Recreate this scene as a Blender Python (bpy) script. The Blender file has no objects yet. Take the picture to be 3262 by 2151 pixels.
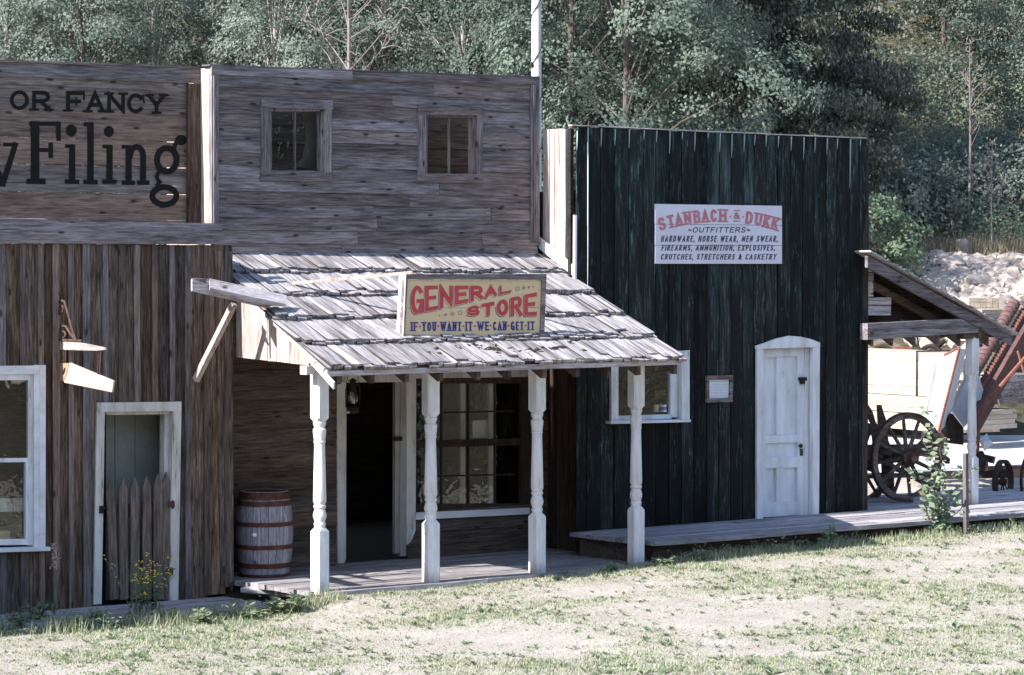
import bpy, bmesh, math, random
import numpy as np
from mathutils import Vector, Matrix, noise
R = math.radians
S = bpy.context.scene
COL = S.collection
rng = random.Random(7)

# ------------------------------------------------------------------ camera
FP, CXP, CYP = 9053.0, 1631.0, 1075.5          # focal length and centre in photo pixels (3262 wide)
YAW, PITCH = R(38), math.atan((1075.5 - 857) / 9053.0)
FW = Vector((math.sin(YAW) * math.cos(PITCH), math.cos(YAW) * math.cos(PITCH), -math.sin(PITCH)))
RT = Vector((math.cos(YAW), -math.sin(YAW), 0)); UP = RT.cross(FW)
def ray(x, y): return FW + RT * ((x - CXP) / FP) - UP * ((y - CYP) / FP)
CAM = -29.7 * ray(1019, 1883)
def PY(x, y, Y): r = ray(x, y); return CAM + r * ((Y - CAM.y) / r.y)
def PX(x, y, X): r = ray(x, y); return CAM + r * ((X - CAM.x) / r.x)
def PZ(x, y, Z): r = ray(x, y); return CAM + r * ((Z - CAM.z) / r.z)
def PD(x, y, d): return CAM + ray(x, y) * d
def PP(x, y, p0, n):
    r = ray(x, y); return CAM + r * ((Vector(p0) - CAM).dot(n) / r.dot(n))
cd = bpy.data.cameras.new('camera'); co = bpy.data.objects.new('camera', cd); COL.objects.link(co)
cd.sensor_width = 36; cd.lens = 36 * FP / 3262; cd.clip_end = 2000; cd.clip_start = .5
co.location = CAM; co.rotation_euler = (math.pi / 2 - PITCH, 0, -YAW)
S.camera = co
# ------------------------------------------------------------------ sky, sun, exposure
SUN = Vector((-1.32, .04, 1.0)).normalized()
w = bpy.data.worlds.new('World'); S.world = w; w.use_nodes = True
nt = w.node_tree; bg = nt.nodes['Background']
sk = nt.nodes.new('ShaderNodeTexSky'); sk.sky_type = 'NISHITA'; sk.sun_disc = False
sk.sun_elevation = math.asin(SUN.z); sk.sun_rotation = math.atan2(SUN.x, SUN.y); sk.dust_density = .6; sk.ozone_density = 1.3
nt.links.new(sk.outputs[0], bg.inputs[0]); bg.inputs[1].default_value = .145
sl = bpy.data.lights.new('sun', 'SUN'); so = bpy.data.objects.new('sun', sl); COL.objects.link(so)
sl.energy = 4.7; sl.angle = R(.5); sl.color = (1.0, .965, .93)
so.rotation_euler = SUN.to_track_quat('Z', 'Y').to_euler()
S.view_settings.view_transform = 'Standard'; S.view_settings.look = 'None'
S.view_settings.exposure = 1.42; S.view_settings.gamma = 1
S.cycles.max_bounces = 6; S.cycles.diffuse_bounces = 4; S.cycles.transparent_max_bounces = 12
S.cycles.caustics_reflective = False; S.cycles.caustics_refractive = False

# ------------------------------------------------------------------ materials
class NT:
    def __init__(s, name):
        s.m = bpy.data.materials.new(name); s.m.use_nodes = True; s.t = s.m.node_tree
        s.b = s.t.nodes['Principled BSDF']
        s.b.inputs['Roughness'].default_value = .9; s.b.inputs['Specular IOR Level'].default_value = .15
    def n(s, typ, **kw):
        nd = s.t.nodes.new('ShaderNode' + typ)
        for k, v in kw.items():
            if isinstance(k, str) and hasattr(nd, k): setattr(nd, k, v)
            else: nd.inputs[k.replace('_', ' ')].default_value = v
        return nd
    def l(s, a, b): s.t.links.new(a, b)
    def math(s, op, a, b=None):
        nd = s.n('Math', operation=op)
        for i, q in enumerate((a, b)):
            if q is None: continue
            if isinstance(q, (int, float)): nd.inputs[i].default_value = q
            else: s.l(q, nd.inputs[i])
        return nd.outputs[0]
    def ramp(s, fac, stops, interp='LINEAR'):
        nd = s.n('ValToRGB'); cr = nd.color_ramp; cr.interpolation = interp
        while len(cr.elements) < len(stops): cr.elements.new(.5)
        for e, (p, c) in zip(cr.elements, stops): e.position = p; e.color = (*c, 1) if len(c) == 3 else c
        s.l(fac, nd.inputs[0]); return nd.outputs[0]
    def mix(s, fac, a, b, typ='MIX'):
        nd = s.n('Mix', data_type='RGBA', blend_type=typ)
        for i, q in ((0, fac), (6, a), (7, b)):
            if isinstance(q, (int, float)): nd.inputs[i].default_value = q
            elif isinstance(q, tuple): nd.inputs[i].default_value = (*q, 1)
            else: s.l(q, nd.inputs[i])
        return nd.outputs[2]
    def coord(s, scale, rnd=True):
        tc = s.n('TexCoord'); o = tc.outputs['Object']
        if rnd:
            at = s.n('Attribute', attribute_name='rnd')
            va = s.n('VectorMath', operation='MULTIPLY_ADD'); s.l(at.outputs['Color'], va.inputs[0])
            va.inputs[1].default_value = (23, 17, 29); s.l(o, va.inputs[2]); o = va.outputs[0]; s.at = at
        mp = s.n('Mapping'); mp.inputs['Scale'].default_value = scale; s.l(o, mp.inputs[0]); return mp.outputs[0]
    def noise(s, vec, scale=1, detail=5, rough=.6, dist=0):
        nd = s.n('TexNoise', Scale=scale, Detail=detail, Roughness=rough, Distortion=dist); s.l(vec, nd.inputs['Vector']); return nd.outputs[0]
    def bump(s, h, strength=.4, dist=.01):
        nd = s.n('Bump', Strength=strength, Distance=dist); s.l(h, nd.inputs['Height']); s.l(nd.outputs[0], s.b.inputs['Normal'])
    def base(s, c): s.l(c, s.b.inputs['Base Color'])
def axs(axis, al, ac): return tuple(al if i == axis else ac for i in range(3))

def wood(name, axis, dark, mid, light, warm=None, knots=.5, vary=.5, fine=52, bump=.6):
    t = NT(name)
    v = t.coord(axs(axis, 3.4, fine)); g = t.noise(v, 1, 7, .68, .5)
    v2 = t.coord(axs(axis, .8, 6)); g2 = t.noise(v2, 1, 4, .6, .8)
    v3 = t.coord(axs(axis, 3.5, 160)); g3 = t.noise(v3, 1, 3, .7)
    f = t.math('ADD', t.math('MULTIPLY', g, .66), t.math('MULTIPLY', g2, .34))
    c = t.ramp(f, [(.37, dark), (.49, mid), (.64, light)])
    sp = t.n('SeparateColor'); t.l(t.at.outputs['Color'], sp.inputs[0])
    if warm:
        wf = t.math('MULTIPLY', t.math('GREATER_THAN', sp.outputs[1], -1), t.ramp(t.math('ADD', t.math('MULTIPLY', sp.outputs[1], .6), t.math('MULTIPLY', g2, .5)), [(.45, (0, 0, 0)), (.8, (1, 1, 1))]))
        c = t.mix(wf, c, t.mix(1.0, c, warm, 'MULTIPLY'))
    br = t.math('ADD', t.math('MULTIPLY', sp.outputs[0], vary), 1 - vary / 2)
    hv = t.n('HueSaturation'); t.l(br, hv.inputs['Value']); t.l(c, hv.inputs['Color']); c = hv.outputs[0]
    crk = t.ramp(g3, [(.30, (.25, .22, .2)), (.40, (1, 1, 1))])
    c = t.mix(.8, c, crk, 'MULTIPLY')
    if knots:
        vk = t.coord((1, 1, 1)); sk_ = t.n('SeparateXYZ'); t.l(vk, sk_.inputs[0]); cb = t.n('CombineXYZ'); al = (0, 1, 2)[axis]; cr_ = {0: 2, 1: 0, 2: 0}[axis]
        t.l(t.math('MULTIPLY', sk_.outputs[al], 2.6), cb.inputs[0]); t.l(t.math('MULTIPLY', sk_.outputs[cr_], 7.5), cb.inputs[1]); vo = t.n('TexVoronoi', voronoi_dimensions='2D', Scale=1); t.l(cb.outputs[0], vo.inputs['Vector'])
        ks = t.n('SeparateColor'); t.l(vo.outputs['Color'], ks.inputs[0])
        kf = t.math('MULTIPLY', t.math('LESS_THAN', ks.outputs[0], knots * .42), t.ramp(vo.outputs['Distance'], [(.06, (1, 1, 1)), (.15, (0, 0, 0))]))
        c = t.mix(t.math('MULTIPLY', kf, .85), c, (.02, .015, .012))
    t.base(c); t.bump(t.math('ADD', g, t.math('MULTIPLY', g3, .5)), bump, .012)
    return t.m
def paint(name, axis, col, under=(.16, .13, .11), wear=.5, dirt=.35, fine=30, grime=0):
    t = NT(name); v = t.coord(axs(axis, 2.2, fine)); g = t.noise(v, 1, 7, .7, .3)
    v2 = t.coord(axs(axis, 1.5, 6)); g2 = t.noise(v2, 1, 5, .65)
    f = t.math('ADD', t.math('MULTIPLY', g, .55), t.math('MULTIPLY', g2, .45))
    d = t.ramp(g2, [(.3, tuple(1 - dirt * q for q in (.75, .85, 1))), (.6, (1, 1, 1))])
    c = t.mix(1, col, d, 'MULTIPLY')
    wf = t.ramp(f, [(.27 + wear * .1, (1, 1, 1)), (.31 + wear * .1, (0, 0, 0))])
    c = t.mix(wf, c, under)
    if grime:   # mud splashed up from the ground
        tc = t.n('TexCoord'); sz = t.n('SeparateXYZ'); t.l(tc.outputs['Object'], sz.inputs[0]); c = t.mix(t.ramp(t.math('ADD', t.math('MULTIPLY', sz.outputs[2], 2.2), t.math('MULTIPLY', g, .9)), [(.42, (.75,) * 3), (.8, (0,) * 3)]), c, (.25, .21, .18))
    t.base(c); t.bump(t.math('ADD', f, t.math('MULTIPLY', wf, -.3)), .3, .006)
    t.b.inputs['Roughness'].default_value = .65; t.b.inputs['Specular IOR Level'].default_value = .3
    return t.m
def flat(name, col, rough=.8, metal=0, var=.35, scale=6, spec=.2):
    t = NT(name); g = t.noise(t.coord((scale,) * 3), 1, 6, .7)
    c = t.mix(t.ramp(g, [(.3, (0, 0, 0)), (.7, (1, 1, 1))]), tuple(q * (1 - var) for q in col), tuple(min(1, q * (1 + var)) for q in col))
    t.base(c); t.bump(g, .3, .01); t.b.inputs['Roughness'].default_value = rough; t.b.inputs['Metallic'].default_value = metal
    t.b.inputs['Specular IOR Level'].default_value = spec
    return t.m
def rust(name, a, b, rough=.85):
    t = NT(name); g = t.noise(t.coord((9, 9, 9)), 1, 8, .7); g2 = t.noise(t.coord((60, 60, 60)), 1, 3, .6)
    c = t.ramp(t.math('ADD', t.math('MULTIPLY', g, .7), t.math('MULTIPLY', g2, .3)), [(.36, a), (.62, b)])
    t.base(c); t.bump(g2, .4, .004); t.b.inputs['Roughness'].default_value = rough
    return t.m
def glass(name, fac=.16, tint=(.8, .82, .78), wav=.25):
    t = NT(name); t.t.nodes.remove(t.b); out = t.t.nodes['Material Output']
    tr = t.n('BsdfTransparent'); tr.inputs[0].default_value = (*tint, 1); gl = t.n('BsdfGlossy'); gl.inputs['Roughness'].default_value = .02
    g = t.noise(t.coord((5, 5, 5)), 1, 2, .5, .5); bp = t.n('Bump', Strength=wav, Distance=.02); t.l(g, bp.inputs['Height']); t.l(bp.outputs[0], gl.inputs['Normal'])
    d = t.n('BsdfDiffuse'); d.inputs[0].default_value = (.3, .27, .22, 1)
    m1 = t.n('MixShader'); m1.inputs[0].default_value = fac; t.l(tr.outputs[0], m1.inputs[1]); t.l(gl.outputs[0], m1.inputs[2])
    dn = t.noise(t.coord((3, 3, 3)), 1, 6, .7); df = t.ramp(dn, [(.45, (.004,) * 3), (.8, (.07,) * 3)])
    m2 = t.n('MixShader'); t.l(df, m2.inputs[0]); t.l(m1.outputs[0], m2.inputs[1]); t.l(d.outputs[0], m2.inputs[2]); t.l(m2.outputs[0], out.inputs[0])
    return t.m
def leafmat(name, a, b, c2=None, transl=.4):
    t = NT(name); at = t.n('Attribute', attribute_name='rnd'); sp = t.n('SeparateColor'); t.l(at.outputs['Color'], sp.inputs[0])
    oi = t.n('ObjectInfo'); f = t.math('ADD', t.math('MULTIPLY', sp.outputs[0], .58), t.math('MULTIPLY', oi.outputs['Random'], .42))
    c = t.ramp(f, [(.1, a), (.85, b)])
    if c2: c = t.mix(t.math('GREATER_THAN', sp.outputs[1], .9), c, c2)
    t.base(c); t.b.inputs['Roughness'].default_value = .6; t.b.inputs['Specular IOR Level'].default_value = .25
    tl = t.n('BsdfTranslucent'); t.l(c, tl.inputs[0]); ms = t.n('MixShader'); ms.inputs[0].default_value = transl
    out = t.t.nodes['Material Output']; t.l(t.b.outputs[0], ms.inputs[1]); t.l(tl.outputs[0], ms.inputs[2]); t.l(ms.outputs[0], out.inputs[0])
    return t.m
GRY = ((.054, .045, .045), (.168, .147, .149), (.34, .31, .32)); WARM = (1.0, .88, .80)
M = dict(
    gx=wood('weathered_grey_siding', 0, *GRY, WARM), gz=wood('weathered_grey_upright', 2, *GRY, WARM), gy=wood('weathered_grey_cross', 1, *GRY, WARM),
    bx=wood('brown_siding', 0, (.032, .024, .02), (.095, .074, .062), (.17, .14, .12), (1, .9, .8)),
    sx=wood('sign_board_wood', 0, (.075, .06, .053), (.19, .16, .147), (.33, .29, .27), (1, .82, .68), vary=.35),
    bz=wood('brown_boards', 2, (.025, .018, .014), (.092, .069, .054), (.24, .198, .17), (1, .84, .70), vary=.85, knots=.7),
    lz=wood('bleached_boards', 2, (.20, .15, .13), (.42, .35, .32), (.62, .56, .53), (1, .92, .86), fine=60),
    lx=wood('bleached_planks', 0, (.16, .13, .12), (.40, .36, .36), (.62, .58, .59), None, fine=50),
    fl=wood('floor_planks', 0, (.10, .088, .086), (.25, .23, .23), (.41, .385, .39), None, fine=45),
    fl2=wood('grey_walk_planks', 0, (.14, .125, .13), (.29, .27, .285), (.45, .43, .45), None, fine=45),
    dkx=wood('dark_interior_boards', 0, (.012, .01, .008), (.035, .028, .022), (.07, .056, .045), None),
    redb=wood('red_brown_upright', 2, (.018, .011, .009), (.045, .029, .022), (.085, .056, .043), None),
    wp=paint('white_paint', 2, (.74, .75, .78), wear=.85, dirt=.4), wpp=paint('white_post_paint', 2, (.74, .75, .78), wear=.9, dirt=.4, grime=1), wpx=paint('white_paint_level', 0, (.74, .75, .78)), wpo=paint('old_white_paint', 2, (.62, .60, .57), wear=1.3, dirt=.5),
    wdoor=paint('white_door_paint', 2, (.72, .74, .79), wear=.75, dirt=.3), cream=paint('cream_board', 0, (.70, .53, .31), (.35, .27, .18), wear=-.3, dirt=.15),
    signw=paint('white_sign_paint', 0, (.70, .68, .76), (.3, .28, .3), wear=-.2, dirt=.15),
    red=flat('red_lettering', (.50, .075, .075), var=.12), blue=flat('blue_lettering', (.06, .06, .19), var=.15), pink=flat('faded_red_lettering', (.52, .20, .23), var=.2, scale=30),
    grytx=flat('dark_grey_lettering', (.09, .08, .11), var=.2), blk=flat('black_lettering', (.008, .008, .007), var=.4, scale=20),
    brick=flat('opening_dark', (.01, .009, .008)), iron=rust('dark_iron', (.012, .010, .010), (.05, .035, .028)), rust=rust('rusty_iron', (.045, .027, .023), (.12, .074, .06)),
    hoop=rust('red_hoop_paint', (.055, .021, .016), (.135, .054, .04)), barrel=wood('barrel_staves', 2, (.12, .10, .105), (.27, .25, .27), (.45, .43, .47), None, knots=0, fine=70),
    redm=rust('red_machine_paint', (.13, .045, .035), (.26, .11, .08)), lum=wood('fresh_lumber', 0, (.31, .255, .20), (.37, .31, .25), (.43, .375, .31), None, knots=.15, vary=.3, fine=20),
    lumy=wood('fresh_lumber_ends', 1, (.31, .255, .20), (.37, .31, .25), (.43, .375, .31), None, knots=.15, vary=.3, fine=20),
    whm=paint('white_machine_paint', 2, (.62, .64, .70), (.28, .14, .08), wear=.7, dirt=.3), wheelw=wood('wheel_wood', 0, (.03, .022, .02), (.09, .065, .055), (.22, .18, .165), None, fine=20),
    glass=glass('old_window_glass', .12), glass2=glass('dusty_window_glass', .02, (.85, .83, .78), .3), lglass=glass('lantern_glass', .2, (.75, .75, .7), .1),
    paper=flat('paper', (.72, .74, .78), var=.06), bark=flat('bark', (.10, .08, .07), var=.5, scale=9), birch=flat('pale_birch_bark', (.30, .26, .245), var=.4, scale=8),
    stone=flat('pale_rock', (.38, .32, .28), var=.4, scale=2), stump=flat('grey_stump', (.30, .25, .24), var=.4, scale=6), cloth=flat('pale_curtain', (.10, .105, .095), var=.1),
    can=flat('tin_label', (.55, .55, .5), var=.1), canb=flat('tin_label_blue', (.12, .2, .4), var=.1), moss=flat('roof_moss', (.05, .04, .03), var=.5, scale=40),
)
def darkpaint():
    t = NT('peeling_black_green_paint'); v = t.coord((34, 34, 2.2)); g = t.noise(v, 1, 7, .7, .6)
    g2 = t.noise(t.coord((5, 5, .7)), 1, 5, .65, .5); g3 = t.noise(t.coord((60, 60, 3)), 1, 4, .7)
    f = t.math('ADD', t.math('MULTIPLY', g, .5), t.math('MULTIPLY', g2, .5))
    tc = t.n('TexCoord'); sx = t.n('SeparateXYZ'); t.l(tc.outputs['Object'], sx.inputs[0])
    hi = t.math('MULTIPLY', t.math('SUBTRACT', sx.outputs[2], 2.1), .019)          # more paint has weathered off the exposed upper boards
    f = t.math('ADD', f, hi)
    sp = t.n('SeparateColor'); t.l(t.at.outputs['Color'], sp.inputs[0])
    f = t.math('ADD', f, t.math('MULTIPLY', t.math('SUBTRACT', sp.outputs[0], .5), .12))
    c = t.ramp(f, [(.44, (.006, .0065, .006)), (.56, (.009, .0125, .0125)), (.60, (.014, .023, .023)), (.65, (.027, .048, .049)), (.70, (.05, .075, .075)), (.78, (.10, .12, .115))])
    wf = t.math('MULTIPLY', t.ramp(g3, [(.52, (0, 0, 0)), (.62, (1, 1, 1))]), t.ramp(t.math('ADD', g2, t.math('MULTIPLY', sp.outputs[1], .12)), [(.56, (0, 0, 0)), (.66, (1, 1, 1))]))
    c = t.mix(t.math('MULTIPLY', wf, .5), c, (.07, .055, .045))
    fk = t.math('MULTIPLY', t.ramp(t.noise(t.coord((46, 46, 4.5)), 1, 8, .72, .4), [(.55, (0,) * 3), (.60, (1,) * 3)]), t.ramp(t.math('ADD', t.noise(t.coord((7, 7, 1.1)), 1, 4, .6), hi), [(.48, (0,) * 3), (.60, (1,) * 3)]))
    c = t.mix(t.math('MULTIPLY', fk, .8), c, t.mix(t.noise(t.coord((9, 9, 2)), 1, 4, .6), (.026, .052, .057), (.08, .12, .128))); t.base(t.mix(1.0, c, t.mix(sp.outputs[2], (.85, .85, .85), (2.5, 2.5, 2.45)), 'MULTIPLY')); t.bump(f, .6, .012)
    t.b.inputs['Roughness'].default_value = .75; t.b.inputs['Specular IOR Level'].default_value = .12
    return t.m
M['dark'] = darkpaint()
def shakemat():
    t = NT('grey_cedar_shakes'); v = t.coord((34, 2.0, 2.0)); g = t.noise(v, 1, 7, .72, .3); g2 = t.noise(t.coord((7, 1.2, 1.2)), 1, 4, .6)
    g3 = t.noise(t.coord((120, 3, 3)), 1, 3, .7)
    c = t.ramp(t.math('ADD', t.math('MULTIPLY', g, .55), t.math('MULTIPLY', g2, .45)), [(.37, (.065, .055, .052)), (.47, (.23, .21, .212)), (.60, (.46, .435, .445))])
    c = t.mix(.5, c, t.ramp(g3, [(.36, (.16, .13, .12)), (.46, (1, 1, 1))]), 'MULTIPLY')
    sp = t.n('SeparateColor'); t.l(t.at.outputs['Color'], sp.inputs[0]); hv = t.n('HueSaturation'); t.l(t.math('ADD', t.math('MULTIPLY', sp.outputs[0], .4), .78), hv.inputs['Value']); t.l(c, hv.inputs['Color'])
    t.base(hv.outputs[0]); t.bump(t.math('ADD', g, g3), .5, .012); return t.m
M['shake'] = shakemat()
M['leafA'] = leafmat('maple_leaves', (.06, .088, .068), (.19, .235, .185)); M['leafB'] = leafmat('birch_leaves', (.10, .132, .106), (.225, .265, .215), (.16, .15, .11))
M['leafC'] = leafmat('cedar_sprays', (.036, .044, .034), (.15, .16, .118), transl=.15); M['leafD'] = leafmat('willow_leaves', (.105, .136, .112), (.23, .265, .222), (.17, .16, .13))
M['leafS'] = leafmat('shrub_leaves', (.11, .165, .10), (.25, .32, .20), (.30, .27, .19)); M['grass'] = leafmat('grass_blades', (.19, .225, .125), (.355, .385, .25), (.44, .39, .29), .3)
M['weed'] = leafmat('weed_leaves', (.095, .145, .08), (.235, .29, .165), (.30, .27, .17)); M['dry'] = leafmat('dry_grass', (.22, .18, .12), (.38, .33, .24), None, .2)
M['yel'] = flat('yellow_petals', (.75, .52, .05), var=.2); M['plume'] = flat('pink_seed_plume', (.52, .38, .34), var=.3, scale=40)
M['twig'] = flat('pale_dead_twigs', (.19, .155, .155), var=.3, scale=6)

# ------------------------------------------------------------------ mesh builder
class MB:
    def __init__(s): s.v = []; s.f = []; s.r = []
    def add(s, vs, fs, rnd=None):
        b = len(s.v); rnd = rnd or (rng.random(), rng.random(), rng.random())
        s.v += [tuple(p) for p in vs]; s.r += [rnd] * len(vs); s.f += [tuple(i + b for i in f) for f in fs]
    def prism(s, poly, ext, rnd=None):
        n = len(poly); ext = Vector(ext); a = [Vector(p) for p in poly]
        s.add(a + [p + ext for p in a], [tuple(range(n)), tuple(range(2 * n - 1, n - 1, -1))] + [(i, i + n, (i + 1) % n + n, (i + 1) % n) for i in range(n)], rnd)
    def box(s, a, b, rnd=None):
        x0, y0, z0 = a; x1, y1, z1 = b
        s.prism([(x0, y0, z0), (x1, y0, z0), (x1, y1, z0), (x0, y1, z0)], (0, 0, z1 - z0), rnd)
    def plank(s, a, b, wv, tv, j=.003, step=.5, rnd=None):
        a, b, wv, tv = Vector(a), Vector(b), Vector(wv), Vector(tv); L = (b - a).length; n = max(1, int(L / step)); vs = []
        wn, tn = wv.normalized(), tv.normalized()
        for i in range(n + 1):
            p = a.lerp(b, i / n)
            for q in (p, p + wv, p + wv + tv, p + tv):
                vs.append(q + wn * rng.uniform(-j, j) + tn * rng.uniform(-j, j))
        fs = [(3, 2, 1, 0), tuple(4 * n + k for k in range(4))]
        for i in range(n):
            for k in range(4): fs.append((4 * i + k, 4 * i + (k + 1) % 4, 4 * i + 4 + (k + 1) % 4, 4 * i + 4 + k))
        s.add(vs, fs, rnd)
    def beam(s, a, b, w, h, up=(0, 0, 1), j=.002, rnd=None):
        a, b = Vector(a), Vector(b); d = (b - a).normalized(); sd = d.cross(Vector(up)).normalized(); u = sd.cross(d).normalized()
        o = -sd * w / 2 - u * h / 2; s.plank(a + o, b + o, sd * w, u * h, j, .6, rnd)
    def tube(s, pts, rad, n=8, rnd=None, cap=True):
        pts = [Vector(p) for p in pts]; rad = rad if isinstance(rad, (list, tuple)) else [rad] * len(pts); vs = []
        t0 = None
        for i, p in enumerate(pts):
            d = (pts[min(i + 1, len(pts) - 1)] - pts[max(i - 1, 0)]).normalized()
            if t0 is None: t0 = d.orthogonal().normalized()
            t0 = (t0 - d * t0.dot(d)).normalized(); q = d.cross(t0)
            for k in range(n):
                a = 2 * math.pi * k / n; vs.append(p + (t0 * math.cos(a) + q * math.sin(a)) * rad[i])
        fs = [(i * n + k, i * n + (k + 1) % n, (i + 1) * n + (k + 1) % n, (i + 1) * n + k) for i in range(len(pts) - 1) for k in range(n)]
        if cap: fs += [tuple(range(n - 1, -1, -1)), tuple((len(pts) - 1) * n + k for k in range(n))]
        s.add(vs, fs, rnd)
    def lathe(s, prof, c=(0, 0, 0), n=20, axis=None, rnd=None):
        c = Vector(c); ax = Vector(axis or (0, 0, 1)).normalized(); a = ax.orthogonal().normalized(); b = ax.cross(a); vs = []
        for r, z in prof:
            for k in range(n):
                t = 2 * math.pi * k / n; vs.append(c + ax * z + (a * math.cos(t) + b * math.sin(t)) * r)
        m = len(prof); fs = [(i * n + k, i * n + (k + 1) % n, (i + 1) * n + (k + 1) % n, (i + 1) * n + k) for i in range(m - 1) for k in range(n)]
        fs += [tuple(range(n - 1, -1, -1)), tuple((m - 1) * n + k for k in range(n))]; s.add(vs, fs, rnd)
    def torus(s, c, R0, r, axis, n=28, m=6, flat=1, rnd=None):
        c = Vector(c); ax = Vector(axis).normalized(); a = ax.orthogonal().normalized(); b = ax.cross(a); vs = []
        for i in range(n):
            t = 2 * math.pi * i / n; d = a * math.cos(t) + b * math.sin(t)
            for k in range(m):
                u = 2 * math.pi * k / m + math.pi / m; vs.append(c + d * (R0 + r * math.cos(u)) + ax * r * flat * math.sin(u))
        s.add(vs, [(i * m + k, ((i + 1) % n) * m + k, ((i + 1) % n) * m + (k + 1) % m, i * m + (k + 1) % m) for i in range(n) for k in range(m)], rnd)
    def build(s, name, mat, parent=None, smooth=None, recalc=True):
        me = bpy.data.meshes.new(name); me.from_pydata(s.v, [], s.f)
        at = me.color_attributes.new('rnd', 'FLOAT_COLOR', 'POINT')
        at.data.foreach_set('color', [q for r in s.r for q in (*r, 1)])
        if recalc:
            bm = bmesh.new(); bm.from_mesh(me); bmesh.ops.recalc_face_normals(bm, faces=bm.faces); bm.to_mesh(me); bm.free()
        if smooth is not None:
            me.polygons.foreach_set('use_smooth', [True] * len(me.polygons)); me.set_sharp_from_angle(angle=R(smooth))
        me.materials.append(mat if not isinstance(mat, str) else M[mat])
        o = bpy.data.objects.new(name, me); COL.objects.link(o)
        if parent:
            o.parent = parent
            p, off = parent, Vector((0, 0, 0))
            while p: off += p.location; p = p.parent
            if parent.type == 'EMPTY': o.matrix_parent_inverse = Matrix.Translation(-off)
        return o
def tag(o, label, cat, group=None, kind=None):
    if label: o['label'] = label
    if cat: o['category'] = cat
    if group: o['group'] = group
    if kind: o['kind'] = kind
    return o
def thing(name, label, cat, loc=(0, 0, 0), group=None):
    o = bpy.data.objects.new(name, None); COL.objects.link(o); o.location = loc; o.empty_display_size = .2
    return tag(o, label, cat, group)
def copy_tree(o, parent=None):
    c = o.copy(); COL.objects.link(c); c.parent = parent
    for ch in list(o.children): copy_tree(ch, c)
    return c
def ppoly(mb, Y, pts, th, rnd=None):                      # a flat board: photo corners laid on the plane Y, with thickness behind it
    mb.prism([PY(x, y, Y) for x, y in pts], (0, th, 0), rnd)
def hwall(mb, X0, X1, Z0, Z1, Y, h, th=.025, openings=(), gap=(.003, .008), lens=(1.5, 3.2), wide=0.0):
    z = Z0
    while z < Z1 - .02:
        hh = min(h * rng.uniform(.93, 1.07), Z1 - z); g = rng.uniform(*gap)
        if rng.random() < wide: g += .007
        ts = [(X0, X1, z, z + hh - g)]
        for ox0, ox1, oz0, oz1 in openings:
            out = []
            for a, b, c, d in ts:
                if b <= ox0 or a >= ox1 or d <= oz0 or c >= oz1: out.append((a, b, c, d)); continue
                if a < ox0: out.append((a, ox0, c, d))
                if b > ox1: out.append((ox1, b, c, d))
                m0, m1 = max(a, ox0), min(b, ox1)
                if c < oz0: out.append((m0, m1, c, oz0))
                if d > oz1: out.append((m0, m1, oz1, d))
            ts = out
        for a, b, c, d in ts:
            x = a
            while x < b - .01:
                L = rng.uniform(*lens); x2 = b if b - x < L * 1.25 else x + L; yy = Y + rng.uniform(-.004, .004)
                lk = 0 if g > .0075 else .014; mb.plank((x, yy - lk, c), (x2 - .005, yy - lk, c), (0, lk, d - c + (.008 if lk else 0)), (0, th * .7, 0), .003, .35); x = x2
        z += hh
def vwall(mb, X0, X1, Z0, Z1, Y, wd, th=.025, openings=(), gap=(.003, .007), battens=None, bmb=None):
    x = X0
    seams = []
    while x < X1 - .02:
        ww = min(wd * rng.uniform(.8, 1.2), X1 - x); ww = X1 - x if X1 - x - ww < .05 else ww
        ts = [(x, x + ww - rng.uniform(*gap), Z0 if not callable(Z0) else Z0(x), Z1 if not callable(Z1) else Z1(x))]
        for ox0, ox1, oz0, oz1 in openings:
            out = []
            for a, b, c, d in ts:
                if b <= ox0 or a >= ox1 or d <= oz0 or c >= oz1: out.append((a, b, c, d)); continue
                if a < ox0: out.append((a, ox0, c, d))
                if b > ox1: out.append((ox1, b, c, d))
                m0, m1 = max(a, ox0), min(b, ox1)
                if c < oz0: out.append((m0, m1, c, oz0))
                if d > oz1: out.append((m0, m1, oz1, d))
            ts = out
        yy = Y + rng.uniform(-.005, .005)
        for a, b, c, d in ts: mb.plank((a, yy, c), (a, yy, d), (b - a, 0, 0), (0, th, 0), .0025, .7)
        x += ww; seams.append(x)
    if battens:
        for sx in seams[:-1]:
            bw = rng.uniform(*battens); a, b = sx - bw / 2, sx + bw / 2
            ts = [(Z0 if not callable(Z0) else Z0(sx), Z1 if not callable(Z1) else Z1(sx))]
            for ox0, ox1, oz0, oz1 in openings:
                if b > ox0 and a < ox1: ts = [q for c, d in ts for q in ((c, min(d, oz0)), (max(c, oz1), d)) if q[1] - q[0] > .02]
            for c, d in ts: bmb.plank((a, Y - .022, c), (a, Y - .022, d), (bw, 0, 0), (0, .016, 0), .003, .7)
    return seams

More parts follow.
